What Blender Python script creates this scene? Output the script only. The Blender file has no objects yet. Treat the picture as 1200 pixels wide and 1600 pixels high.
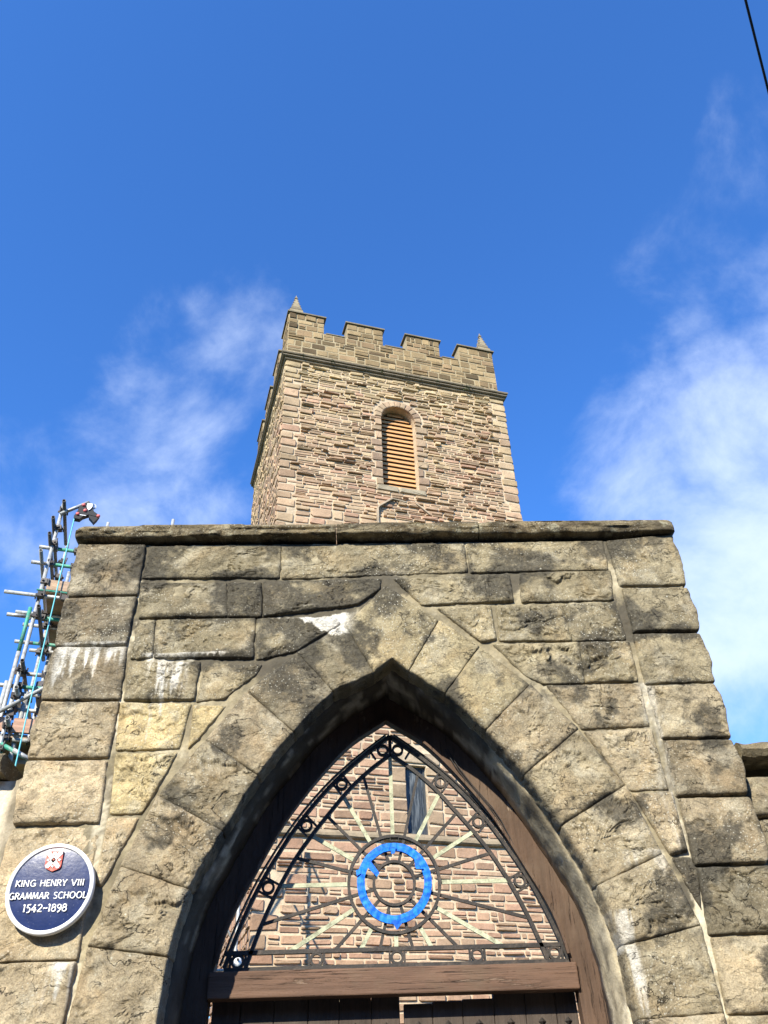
import bpy, math, random
import numpy as np
from mathutils import Vector, Matrix
from mathutils.geometry import tessellate_polygon

C = bpy.context.scene.collection
SC = bpy.context.scene
R = math.radians

# ------------------------------------------------------------------ camera
cam_d = bpy.data.cameras.new('camera')
cam = bpy.data.objects.new('camera', cam_d)
C.objects.link(cam)
SC.camera = cam
cam_d.sensor_fit = 'VERTICAL'
cam_d.sensor_height = 36.0
cam_d.lens = 36.0 * 1304.3 / 1600.0
cam_d.clip_start = 0.05
cam_d.clip_end = 3000.0
CAM = Vector((0.0, -3.6, 1.6))


def cam_axes(pitch, roll, yaw):
    p, r, y = R(pitch), R(roll), R(yaw)
    fw = Vector((math.sin(y) * math.cos(p), math.cos(y) * math.cos(p), math.sin(p)))
    rt = Vector((math.cos(y), -math.sin(y), 0))
    up = rt.cross(fw)
    r2 = rt * math.cos(r) - up * math.sin(r)
    u2 = rt * math.sin(r) + up * math.cos(r)
    return r2, u2, fw


_r, _u, _f = cam_axes(37.83, 2.07, 2.5)
cam.matrix_world = Matrix(((_r.x, _u.x, -_f.x, CAM.x), (_r.y, _u.y, -_f.y, CAM.y),
                           (_r.z, _u.z, -_f.z, CAM.z), (0, 0, 0, 1)))

# ------------------------------------------------------------------ sun and sky
SUNDIR = Vector((0.46, 1.0, -0.73)).normalized()      # the way the light travels
sun_d = bpy.data.lights.new('sun', 'SUN')
sun = bpy.data.objects.new('sun', sun_d)
C.objects.link(sun)
sun_d.energy = 5.0
sun_d.angle = R(0.55)
sun_d.color = (1.0, 0.92, 0.76)
sun.rotation_euler = SUNDIR.to_track_quat('-Z', 'Y').to_euler()
sun.location = (-6, -12, 14)
SUN_EL = math.asin(-SUNDIR.z)
SUN_AZ = math.atan2(-SUNDIR.x, -SUNDIR.y)             # clockwise from +Y

world = bpy.data.worlds.new('World')
SC.world = world
world.use_nodes = True
WT = world.node_tree
WT.nodes.clear()


def wn(kind, **kw):
    n = WT.nodes.new(kind)
    for k, v in kw.items():
        setattr(n, k, v)
    return n


def wmath(op, a, b=None, c=None, clamp=False):
    n = wn('ShaderNodeMath', operation=op, use_clamp=clamp)
    for i, v in enumerate((a, b, c)):
        if v is None:
            continue
        if isinstance(v, (int, float)):
            n.inputs[i].default_value = v
        else:
            WT.links.new(v, n.inputs[i])
    return n.outputs[0]


sky = wn('ShaderNodeTexSky', sky_type='NISHITA', sun_disc=False)
sky.sun_elevation = SUN_EL
sky.sun_rotation = SUN_AZ
sky.altitude = 50
sky.air_density = 1.0
sky.dust_density = 0.4
sky.ozone_density = 3.0
geo = wn('ShaderNodeTexCoord')
# wisps of thin cloud, laid out by direction
mp = wn('ShaderNodeMapping')
mp.inputs['Scale'].default_value = (2.0, 1.7, 2.3)
mp.inputs['Rotation'].default_value = (0.2, 0.65, 0.2)
WT.links.new(geo.outputs['Generated'], mp.inputs['Vector'])
n1 = wn('ShaderNodeTexNoise')
n1.inputs['Scale'].default_value = 2.9
n1.inputs['Detail'].default_value = 9
n1.inputs['Roughness'].default_value = 0.60
n1.inputs['Distortion'].default_value = 0.25
WT.links.new(mp.outputs[0], n1.inputs['Vector'])
cover = None
CLOUDS = [  # direction, cos of half width, strength
    ((0.343, 0.561, 0.753), 7, 0.36),
    ((0.295, 0.615, 0.731), 5, 0.28),
    ((0.362, 0.508, 0.781), 4, 0.22),
    ((0.429, 0.561, 0.708), 6, 0.26),
    ((0.378, 0.715, 0.588), 12, 0.56),
    ((0.443, 0.666, 0.601), 11, 0.62),
    ((0.417, 0.779, 0.468), 15, 0.72),
    ((0.279, 0.722, 0.633), 5, 0.25),
    ((-0.156, 0.635, 0.757), 9, 0.27),
    ((-0.277, 0.670, 0.689), 9, 0.32),
    ((-0.239, 0.737, 0.632), 11, 0.46),
    ((-0.370, 0.637, 0.676), 9, 0.22),
    ((-0.386, 0.717, 0.580), 9, 0.44),
    ((-0.154, 0.751, 0.643), 6, 0.28),
    ((0.394, 0.443, 0.806), 6, 0.16),
    ((-0.351, 0.759, 0.549), 9, 0.42),
    ((0.242, 0.668, 0.704), 5, 0.12),
]
for d, wdt, st in CLOUDS:
    dv = wn('ShaderNodeVectorMath', operation='DOT_PRODUCT')
    WT.links.new(geo.outputs['Generated'], dv.inputs[0])
    dv.inputs[1].default_value = Vector(d).normalized()
    mr = wn('ShaderNodeMapRange', interpolation_type='SMOOTHSTEP')
    mr.inputs['From Min'].default_value = math.cos(R(wdt))
    mr.inputs['From Max'].default_value = 1.0
    mr.inputs['To Max'].default_value = st
    WT.links.new(dv.outputs['Value'], mr.inputs['Value'])
    cover = mr.outputs[0] if cover is None else wmath('MAXIMUM', cover, mr.outputs[0])
# low sky is generally hazier with cloud
sep = wn('ShaderNodeSeparateXYZ')
WT.links.new(geo.outputs['Generated'], sep.inputs[0])
low = wn('ShaderNodeMapRange', interpolation_type='SMOOTHSTEP')
low.inputs['From Min'].default_value = 0.62
low.inputs['From Max'].default_value = 0.05
low.inputs['To Max'].default_value = 0.42
WT.links.new(sep.outputs['Z'], low.inputs['Value'])
cover = wmath('MAXIMUM', cover, low.outputs[0])
dens = wmath('ADD', wmath('MULTIPLY', n1.outputs['Fac'], 1.7), wmath('MULTIPLY', cover, 1.15))
gate_ = wmath('MULTIPLY', cover, 7.0, clamp=True)
fac = wn('ShaderNodeMapRange', interpolation_type='SMOOTHSTEP')
fac.inputs['From Min'].default_value = 1.06
fac.inputs['From Max'].default_value = 2.05
fac.inputs['To Max'].default_value = 0.85
WT.links.new(dens, fac.inputs['Value'])
tint = wn('ShaderNodeMix', data_type='RGBA', blend_type='MULTIPLY')
tint.inputs[0].default_value = 1.0
tint.inputs[7].default_value = (0.50, 1.02, 1.68, 1)
WT.links.new(sky.outputs[0], tint.inputs[6])
cm = wn('ShaderNodeMix', data_type='RGBA')
WT.links.new(wmath('MULTIPLY', fac.outputs[0], gate_), cm.inputs[0])
WT.links.new(tint.outputs[2], cm.inputs[6])
cm.inputs[7].default_value = (4.9, 5.7, 7.2, 1)
bg = wn('ShaderNodeBackground')
bg.inputs['Strength'].default_value = 0.10
WT.links.new(cm.outputs[2], bg.inputs['Color'])
wo = wn('ShaderNodeOutputWorld')
WT.links.new(bg.outputs[0], wo.inputs['Surface'])

SC.view_settings.view_transform = 'Standard'
SC.view_settings.look = 'None'
SC.view_settings.gamma = 1.0
SC.view_settings.use_curve_mapping = False
SC.view_settings.exposure = 1.0

# ------------------------------------------------------------------ noise
_rng = np.random.RandomState(7)
_perm = _rng.permutation(256)
_perm = np.concatenate([_perm, _perm, _perm])
_g = _rng.normal(size=(256, 3))
_g /= np.linalg.norm(_g, axis=1)[:, None]


def perlin(P):
    P = np.asarray(P, float)
    i = np.floor(P).astype(int)
    f = P - i
    i &= 255
    u = f * f * f * (f * (f * 6 - 15) + 10)
    out = 0
    for dx in (0, 1):
        for dy in (0, 1):
            for dz in (0, 1):
                h = _perm[_perm[_perm[i[:, 0] + dx] + i[:, 1] + dy] + i[:, 2] + dz]
                d = f - np.array([dx, dy, dz])
                w = (u[:, 0] if dx else 1 - u[:, 0]) * (u[:, 1] if dy else 1 - u[:, 1]) * (u[:, 2] if dz else 1 - u[:, 2])
                out = out + w * (d * _g[h]).sum(1)
    return out * 1.5


def fbm(P, octv=4, rough=0.5):
    P = np.asarray(P, float)
    a, s, o = 1.0, 1.0, 0
    for k in range(octv):
        o = o + a * perlin(P * s + 17.3 * k)
        a *= rough
        s *= 2.03
    return o


def sstep(x, a, b):
    t = np.clip((x - a) / (b - a), 0, 1)
    return t * t * (3 - 2 * t)


# ------------------------------------------------------------------ objects
def link(name, me, mats=None, parent=None, smooth=False):
    o = bpy.data.objects.new(name, me)
    C.objects.link(o)
    if mats is not None:
        if not isinstance(mats, (list, tuple)):
            mats = [mats]
        if len(me.materials) == 0:
            for m in mats:
                me.materials.append(m)
    if parent is not None:
        o.parent = parent
    if smooth:
        me.shade_smooth()
    return o


def mesh(name, verts, faces, col=None):
    me = bpy.data.meshes.new(name)
    me.from_pydata([tuple(map(float, v)) for v in verts], [], [tuple(int(i) for i in f) for f in faces])
    if col is not None:
        ca = me.color_attributes.new('tint', 'FLOAT_COLOR', 'POINT')
        col = np.asarray(col, float)
        if col.ndim == 1:
            col = np.tile(col, (len(verts), 1))
        rgba = np.ones((len(verts), 4))
        rgba[:, 3] = 0.0
        rgba[:, :col.shape[1]] = col
        ca.data.foreach_set('color', rgba.ravel())
    me.update()
    return me


def thing(name, label, cat, loc=(0, 0, 0), rotz=0, group=None):
    o = bpy.data.objects.new(name, None)
    C.objects.link(o)
    o.empty_display_size = 0.3
    o.location = loc
    o.rotation_euler = (0, 0, rotz)
    o['label'] = label
    o['category'] = cat
    if group:
        o['group'] = group
    return o


class MB:
    """gathers boxes, bars and tubes into one mesh"""

    def __init__(self):
        self.v, self.f, self.c = [], [], []

    def add(self, v, f, col=None):
        n = len(self.v)
        self.v += [tuple(p) for p in v]
        self.f += [tuple(i + n for i in q) for q in f]
        self.c += [tuple(col) if col is not None else (1, 1, 1)] * len(v)
        return self

    def box(self, x0, x1, y0, y1, z0, z1, col=None):
        v = [(x, y, z) for x in (x0, x1) for y in (y0, y1) for z in (z0, z1)]
        f = [(0, 1, 3, 2), (4, 6, 7, 5), (0, 4, 5, 1), (2, 3, 7, 6), (0, 2, 6, 4), (1, 5, 7, 3)]
        return self.add(v, f, col)

    def bar(self, a, b, w, h, up=(0, 1, 0), col=None):
        a, b = Vector(a), Vector(b)
        d = (b - a).normalized()
        u = Vector(up)
        u = (u - d * u.dot(d))
        if u.length < 1e-4:
            u = d.orthogonal()
        u.normalize()
        s = d.cross(u)
        v = []
        for p in (a, b):
            for i, j in ((-1, -1), (1, -1), (1, 1), (-1, 1)):
                v.append(p + s * (i * w / 2) + u * (j * h / 2))
        f = [(0, 3, 2, 1), (4, 5, 6, 7)] + [(i, (i + 1) % 4, 4 + (i + 1) % 4, 4 + i) for i in range(4)]
        return self.add(v, f, col)

    def sweep(self, pts, w, h, closed=False, up=(0, 1, 0), col=None, wf=None):
        """rectangular section swept along a curve lying across `up`"""
        pts = [Vector(p) for p in pts]
        n = len(pts)
        u = Vector(up)
        v = []
        for k, p in enumerate(pts):
            if closed:
                d = pts[(k + 1) % n] - pts[k - 1]
            else:
                d = pts[min(k + 1, n - 1)] - pts[max(k - 1, 0)]
            d.normalize()
            s = d.cross(u).normalized()
            ww = w if wf is None else wf(k)
            for i, j in ((-1, -1), (1, -1), (1, 1), (-1, 1)):
                v.append(p + s * (i * ww / 2) + u * (j * h / 2))
        f = []
        for k in range(n if closed else n - 1):
            a, b = 4 * k, 4 * ((k + 1) % n)
            for i in range(4):
                f.append((a + i, a + (i + 1) % 4, b + (i + 1) % 4, b + i))
        if not closed:
            f += [(3, 2, 1, 0), tuple(4 * (n - 1) + i for i in range(4))]
        return self.add(v, f, col)

    def tube(self, a, b, r, seg=12, hollow=True, col=None):
        a, b = Vector(a), Vector(b)
        d = (b - a).normalized()
        s = d.orthogonal().normalized()
        u = d.cross(s)
        v, f = [], []
        ri = r * 0.8
        rings = [(a, r), (b, r)] + ([(b, ri), (b - d * min(0.3, (b - a).length * .45), ri), (a + d * min(0.3, (b - a).length * .45), ri), (a, ri)] if hollow else [])
        for p, rr in rings:
            for k in range(seg):
                t = 2 * math.pi * k / seg
                v.append(p + s * (math.cos(t) * rr) + u * (math.sin(t) * rr))

        def join(i, j):
            for k in range(seg):
                f.append((i * seg + k, i * seg + (k + 1) % seg, j * seg + (k + 1) % seg, j * seg + k))
        join(0, 1)
        if hollow:
            join(1, 2)
            join(2, 3)
            join(4, 5)
            join(5, 0)
            f.append(tuple(3 * seg + k for k in range(seg)))
            f.append(tuple(4 * seg + k for k in reversed(range(seg))))
        else:
            f.append(tuple(reversed(range(seg))))
            f.append(tuple(seg + k for k in range(seg)))
        return self.add(v, f, col)

    def prism(self, poly, y0, y1, col=None):
        """outline in x,z pushed along y"""
        n = len(poly)
        v = [(p[0], y0, p[1]) for p in poly] + [(p[0], y1, p[1]) for p in poly]
        tr = tessellate_polygon([[Vector((p[0], p[1], 0)) for p in poly]])
        f = [tuple(t) for t in tr] + [tuple(i + n for i in reversed(t)) for t in tr]
        f += [(i, (i + 1) % n, (i + 1) % n + n, i + n) for i in range(n)]
        return self.add(v, f, col)

    def build(self, name, mat, parent=None, smooth=False):
        me = mesh(name, self.v, self.f, self.c)
        return link(name, me, mat, parent, smooth)


def fix_normals(o):
    import bmesh
    bm = bmesh.new()
    bm.from_mesh(o.data)
    bmesh.ops.recalc_face_normals(bm, faces=bm.faces)
    bm.to_mesh(o.data)
    bm.free()
    return o


# ------------------------------------------------------------------ materials
class MT:
    def __init__(self, name):
        self.m = bpy.data.materials.new(name)
        self.m.use_nodes = True
        self.t = self.m.node_tree
        self.b = self.t.nodes['Principled BSDF']
        self.pos = self.n('ShaderNodeNewGeometry').outputs['Position']

    def n(self, kind, **kw):
        x = self.t.nodes.new(kind)
        for k, v in kw.items():
            setattr(x, k, v)
        return x

    def l(self, a, b):
        self.t.links.new(a, b)

    def noise(self, scale, detail=6, rough=0.55, dist=0.0, stretch=None, w=0.0):
        x = self.n('ShaderNodeTexNoise')
        x.inputs['Scale'].default_value = scale
        x.inputs['Detail'].default_value = detail
        x.inputs['Roughness'].default_value = rough
        x.inputs['Distortion'].default_value = dist
        m = self.n('ShaderNodeMapping')
        m.inputs['Location'].default_value = (w, w * 1.7, w * .3)
        if stretch:
            m.inputs['Scale'].default_value = stretch
        self.l(self.pos, m.inputs[0])
        self.l(m.outputs[0], x.inputs['Vector'])
        return x.outputs['Fac']

    def rng(self, v, a, b, c=0.0, d=1.0):
        x = self.n('ShaderNodeMapRange')
        x.inputs[1].default_value = a
        x.inputs[2].default_value = b
        x.inputs[3].default_value = c
        x.inputs[4].default_value = d
        self.l(v, x.inputs[0])
        return x.outputs[0]

    def mix(self, f, a, b, mode='MIX'):
        x = self.n('ShaderNodeMix', data_type='RGBA', blend_type=mode)
        for i, v in ((0, f), (6, a), (7, b)):
            if isinstance(v, (int, float)):
                x.inputs[i].default_value = v
            elif isinstance(v, (tuple, list)):
                x.inputs[i].default_value = (*v[:3], 1)
            else:
                self.l(v, x.inputs[i])
        return x.outputs[2]

    def math(self, op, a, b=0.0):
        x = self.n('ShaderNodeMath', operation=op)
        for i, v in ((0, a), (1, b)):
            if isinstance(v, (int, float)):
                x.inputs[i].default_value = v
            else:
                self.l(v, x.inputs[i])
        return x.outputs[0]

    def bump(self, hs, dist=0.01, strength=1.0):
        """hs: list of (height output, distance)"""
        prev = None
        for h, d in hs:
            x = self.n('ShaderNodeBump')
            x.inputs['Strength'].default_value = strength
            x.inputs['Distance'].default_value = d
            self.l(h, x.inputs['Height'])
            if prev:
                self.l(prev, x.inputs['Normal'])
            prev = x.outputs[0]
        self.l(prev, self.b.inputs['Normal'])

    def done(self, col, rough=0.9, metal=0.0, spec=0.3):
        if isinstance(col, (tuple, list)):
            self.b.inputs['Base Color'].default_value = (*col[:3], 1)
        else:
            self.l(col, self.b.inputs['Base Color'])
        if isinstance(rough, (int, float)):
            self.b.inputs['Roughness'].default_value = rough
        else:
            self.l(rough, self.b.inputs['Roughness'])
        self.b.inputs['Metallic'].default_value = metal
        self.b.inputs['Specular IOR Level'].default_value = spec
        return self.m


def attr(mt):
    a = mt.n('ShaderNodeAttribute', attribute_name='tint')
    return a.outputs['Color']


def voro(mt, scale, w=0.0, feature='F1'):
    v = mt.n('ShaderNodeTexVoronoi', feature=feature)
    v.inputs['Scale'].default_value = scale
    v.inputs['Randomness'].default_value = 1.0
    m = mt.n('ShaderNodeMapping')
    m.inputs['Location'].default_value = (w, w, w)
    mt.l(mt.pos, m.inputs[0])
    mt.l(m.outputs[0], v.inputs['Vector'])
    return v.outputs['Distance']


def crust(m):
    """black crust: its broad shape is stored with the stone, its ragged edge comes from fine noise"""
    al = m.n('ShaderNodeAttribute', attribute_name='tint').outputs['Alpha']
    v = m.math('ADD', m.math('MULTIPLY', al, 1.10), m.math('MULTIPLY', m.math('SUBTRACT', m.noise(46, 10, .80, .3, w=51), .5), 2.3))
    return m.math('MULTIPLY', m.rng(v, .20, .90, 0, .86), m.rng(al, .02, .30))


def gate_stone_mat():
    m = MT('weathered_sandstone')
    c = attr(m)

    def grey(v):
        g = m.n('ShaderNodeCombineXYZ')
        for i in range(3):
            m.l(v, g.inputs[i])
        return g.outputs[0]
    oi = m.n('ShaderNodeObjectInfo')
    wr = m.math('MULTIPLY', oi.outputs['Random'], 40.0)

    def n4(scale, detail, rough, dist=0.0, add=0.0, stretch=None):
        x = m.n('ShaderNodeTexNoise', noise_dimensions='4D')
        x.inputs['Scale'].default_value = scale
        x.inputs['Detail'].default_value = detail
        x.inputs['Roughness'].default_value = rough
        x.inputs['Distortion'].default_value = dist
        if stretch:
            mp_ = m.n('ShaderNodeMapping')
            mp_.inputs['Scale'].default_value = stretch
            m.l(m.pos, mp_.inputs[0])
            m.l(mp_.outputs[0], x.inputs['Vector'])
        else:
            m.l(m.pos, x.inputs['Vector'])
        m.l(m.math('ADD', wr, float(add)), x.inputs['W'])
        return x.outputs['Fac']
    a = m.rng(m.noise(7, 8, .66), .3, .72, .72, 1.28)
    c = m.mix(1.0, c, grey(a), 'MULTIPLY')
    # ochre and rust clouding inside the stone
    c = m.mix(m.rng(n4(5, 5, .6, .3, 3), .50, .68, 0, .35), c, m.mix(1.0, c, (1.22, .98, .70), 'MULTIPLY'))
    bl = m.rng(m.noise(15, 10, .74, .4, w=3), .51, .68, 0, .60)
    c = m.mix(bl, c, (0.075, 0.066, 0.045))
    pale = m.rng(m.noise(11, 10, .72, .5, w=33), .54, .70, 0, .55)
    c = m.mix(pale, c, (0.50, 0.45, 0.31))
    sp = m.rng(m.noise(150, 5, .75, w=5), .33, .70, .66, 1.30)
    c = m.mix(1.0, c, grey(sp), 'MULTIPLY')
    c = m.mix(crust(m), c, m.mix(m.rng(m.noise(60, 5, .7, w=41), .35, .7), (.036, .033, .027), (.095, .087, .066)))
    # cracks and the lips of broken flakes
    f1 = n4(3.4, 6, .58, .5, 1, stretch=(1, 1, 1.5))
    mk = m.rng(n4(3.1, 3, .5, 0, 9), .50, .56, 0, 1)
    d1 = m.math('ABSOLUTE', m.math('SUBTRACT', f1, .5))
    ck = m.math('MULTIPLY', m.rng(d1, .0012, .0048, 1, 0), mk)
    f2 = n4(6.0, 6, .6, .6, 5)
    mk2 = m.rng(n4(4.0, 3, .5, 0, 14), .54, .60, 0, 1)
    d2 = m.math('ABSOLUTE', m.math('SUBTRACT', f2, .5))
    ck2 = m.math('MULTIPLY', m.rng(d2, .001, .0045, 1, 0), mk2)
    ckm = m.math('MAXIMUM', ck, m.math('MULTIPLY', ck2, .75))
    c = m.mix(m.math('MULTIPLY', ckm, .85), c, (0.03, 0.026, 0.02))
    # lichen discs
    d = voro(m, 26, 2)
    dd = m.math('ADD', d, m.math('MULTIPLY', m.noise(90, 3, .6), .22))
    ma = m.rng(m.noise(5.0, 4, .6, w=9), .50, .62, 0, 1)
    li = m.math('MULTIPLY', m.rng(dd, .25, .19, 0, .8), ma)
    c = m.mix(li, c, (0.56, 0.54, 0.43))
    dl = voro(m, 70, 7)
    li2 = m.math('MULTIPLY', m.rng(dl, .24, .16, 0, .65), m.rng(m.noise(3.0, 3, .5, w=13), .46, .6))
    c = m.mix(li2, c, (0.58, 0.56, 0.46))
    led = m.math('ADD', m.math('MULTIPLY', m.rng(f1, .496, .508), mk), m.math('MULTIPLY', m.rng(f2, .497, .506), mk2))
    led = m.math('ADD', led, m.math('MULTIPLY', m.rng(f1, .57, .585), .8))
    led = m.math('ADD', led, m.math('MULTIPLY', m.rng(f1, .425, .44), .8))
    m.bump([(m.noise(9, 10, .70, .3, w=21), .024), (led, .007), (m.noise(42, 9, .74, w=1), .010),
            (m.noise(240, 4, .65, w=2), .0026), (ckm, -.004)], strength=1.0)
    return m.done(c, .93, spec=.18)


def tinted(name, s1=6, s2=60, b1=.012, b2=.004, var=.22, rough=.92, dark=None, soot=False):
    m = MT(name)
    c = attr(m)
    a = m.rng(m.noise(s1, 7, .6), .3, .7, 1 - var, 1 + var)
    b = m.rng(m.noise(s2, 4, .6, w=4), .3, .7, 1 - var * .6, 1 + var * .6)
    g = m.n('ShaderNodeCombineXYZ')
    ab = m.math('MULTIPLY', a, b)
    for i in range(3):
        m.l(ab, g.inputs[i])
    c = m.mix(1.0, c, g.outputs[0], 'MULTIPLY')
    if soot:
        c = m.mix(crust(m), c, (.06, .054, .042))
    if dark:
        c = m.mix(m.rng(m.noise(dark[0], 8, .65, .3, w=8), dark[1], dark[1] + .14, 0, dark[3]), c, dark[2])
    m.bump([(m.noise(s1 * 1.6, 8, .66, w=11), b1), (m.noise(s2, 5, .6, w=12), b2)], strength=.9)
    return m.done(c, rough, spec=.2)


M = {}
M['gate'] = gate_stone_mat()
M['mortar'] = tinted('lime_mortar', 9, 90, .008, .003, .25, dark=(5, .52, (.10, .085, .06), .7), soot=True)
M['rubble'] = tinted('rubble_stone', 2.2, 22, .02, .008, .20, dark=(3.0, .56, (.10, .08, .06), .45))
M['tmortar'] = tinted('tower_mortar', 1.5, 14, .03, .012, .22, dark=(1.2, .60, (.16, .13, .09), .4))
M['soffit'] = tinted('shade_dark_lining', 5, 50, .02, .006, .3, dark=(4, .40, (.05, .042, .032), .8))  # lining colour darkened to paint in the shade under the arch


def wood(name, col, grain, col2=None, peel=None):
    m = MT(name)

    def grey(v):
        g = m.n('ShaderNodeCombineXYZ')
        for i in range(3):
            m.l(v, g.inputs[i])
        return g.outputs[0]
    fine = tuple(x * 6 if x >= 1 else x for x in grain)
    a = m.rng(m.noise(6, 8, .6, .3, stretch=grain), .3, .7, .65, 1.3)
    c = m.mix(1.0, col, grey(a), 'MULTIPLY')
    gr = m.noise(9, 10, .75, .15, stretch=fine)
    c = m.mix(1.0, c, grey(m.rng(gr, .3, .7, .72, 1.25)), 'MULTIPLY')
    if col2:
        c = m.mix(m.rng(m.noise(3, 6, .6, w=6), .48, .66, 0, .55), c, col2)
    hs = [(m.noise(10, 8, .65, .2, stretch=grain), .004), (gr, .003), (m.noise(60, 4, .6), .0012)]
    if peel:
        pk = m.rng(m.noise(8, 10, .72, .2, stretch=grain, w=17), .60, .63, 0, 1)
        c = m.mix(m.math('MULTIPLY', pk, .55), c, peel)
        hs.append((pk, -.002))
        dk = m.rng(m.noise(14, 9, .7, .2, stretch=fine, w=27), .60, .64, 0, .8)
        c = m.mix(dk, c, (.02, .015, .012))
        hs.append((dk, -.002))
    m.bump(hs, strength=.9)
    return m.done(c, .68, spec=.25)


M['frame_wood'] = wood('weathered_brown_paint', (.085, .052, .034), (1, 1, .35), (.12, .085, .058), (.26, .20, .145))
M['transom_wood'] = wood('brown_transom_paint', (.120, .070, .046), (.3, 1, 2.2), (.115, .09, .058), (.22, .16, .115))
M['leaf_wood'] = wood('dark_door_planks', (.060, .045, .036), (3, 1, .25), (.09, .075, .06))
M['louvre'] = wood('larch_louvre_wood', (.50, .27, .115), (.4, 1, 5), (.36, .22, .12))
M['board'] = wood('scaffold_board_wood', (.40, .27, .17), (1, 1, 4), (.30, .22, .16))
M['toe'] = wood('toe_board_wood', (.42, .25, .17), (.4, 1, 4), (.36, .24, .18))


def metal(name, col, rough, var=.3, rust=None, metallic=0.0, b=.0015):
    m = MT(name)
    a = m.rng(m.noise(30, 6, .6), .3, .7, 1 - var, 1 + var)
    g = m.n('ShaderNodeCombineXYZ')
    for i in range(3):
        m.l(a, g.inputs[i])
    c = m.mix(1.0, col, g.outputs[0], 'MULTIPLY')
    if rust:
        c = m.mix(m.rng(m.noise(22, 8, .7, w=3), .50, .64, 0, .85), c, rust)
    m.bump([(m.noise(120, 5, .6), b)])
    return m.done(c, rough, metallic, spec=.4)


M['iron'] = metal('black_wrought_iron', (.020, .017, .015), .62, .4, (.060, .046, .036))
M['verdigris'] = metal('pale_green_flaking_paint', (.38, .40, .28), .8, .25, (.15, .15, .10), b=.003)
M['galv'] = metal('galvanised_tube', (.36, .37, .36), .5, .3, (.22, .20, .17), .25)
M['galv_shaded'] = metal('shaded_galvanised_tube', (.14, .13, .12), .5, .3, (.09, .06, .045), .3)  # dark copy of the tube metal: shade on the undersides put into the colour
M['green'] = metal('green_banded_tube', (.04, .25, .17), .55, .3, (.20, .24, .21), .1)
M['coupler'] = metal('scaffold_coupler_steel', (.06, .055, .05), .6, .3, (.12, .07, .05))
M['tape'] = None
m = MT('blue_tape')
m.bump([(m.noise(34, 5, .6, .8), .0015)])
M['tape'] = m.done(m.mix(m.rng(m.noise(34, 6, .7, 1.2, w=2), .42, .60), (.006, .085, .48), (.012, .20, .82)), .6, spec=.2)
m = MT('navy_enamel')
c = m.mix(m.rng(m.noise(14, 8, .65, .5), .42, .72, 0, .55), (.006, .018, .080), (.024, .044, .15))
c = m.mix(m.rng(voro(m, 75, 3), .10, .07, 0, .5), c, (.35, .38, .48))
m.bump([(m.noise(40, 5, .6), .0008)])
M['navy'] = m.done(c, .28, spec=.5)
m = MT('white_plaque_paint')
M['white'] = m.done(m.mix(m.rng(m.noise(60, 6, .6), .5, .75, 0, .3), (.78, .78, .76), (.5, .48, .44)), .5, spec=.4)
m = MT('red_shield_paint')
M['red'] = m.done(m.mix(m.rng(m.noise(90, 4, .6), .4, .7), (.50, .06, .045), (.62, .22, .16)), .5)
m = MT('black_rubber')
M['black'] = m.done((.014, .014, .015), .55)
m = MT('pink_red_cap')
M['pink'] = m.done((.62, .13, .12), .4)
m = MT('window_glass')
st = m.rng(m.noise(3, 5, .6, .3, stretch=(8, 8, .8)), .45, .7)  # upright pale streaks: a reflection painted into the glass colour
M['glass'] = m.done(m.mix(st, (.03, .037, .045), (.14, .155, .165)), .35, spec=.18)
m = MT('lead_grey_frame')
M['lead'] = m.done((.06, .068, .075), .45, .3)
m = MT('blue_rope')
M['rope'] = m.done((.13, .48, .52), .7)
m = MT('cable_sheath')
M['cable'] = m.done((.012, .012, .014), .6)
m = MT('asphalt')
M['asphalt'] = m.done(m.mix(m.rng(m.noise(40, 6, .7), .3, .7), (.035, .035, .036), (.065, .064, .062)), .9)
m = MT('paving')
c = m.mix(m.rng(m.noise(5, 6, .6), .3, .7), (.055, .053, .05), (.085, .08, .074))
m.bump([(m.noise(60, 5, .6), .003)])
M['paving'] = m.done(c, .9)
m = MT('turf')
M['turf'] = m.done(m.mix(m.rng(m.noise(3, 8, .7), .3, .7), (.035, .06, .018), (.07, .095, .03)), .95)
m = MT('lead_roof')
M['roof'] = m.done(m.mix(m.rng(m.noise(2, 6, .6), .3, .7), (.07, .07, .075), (.12, .11, .11)), .7)
m = MT('cream_render')
c = m.mix(m.rng(m.noise(3, 8, .65), .35, .7), (.50, .45, .34), (.36, .31, .22))
m.bump([(m.noise(25, 7, .65), .006)])
M['render'] = m.done(c, .92)
M['granite'] = tinted('kerb_granite', 9, 90, .003, .001, .2)

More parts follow.
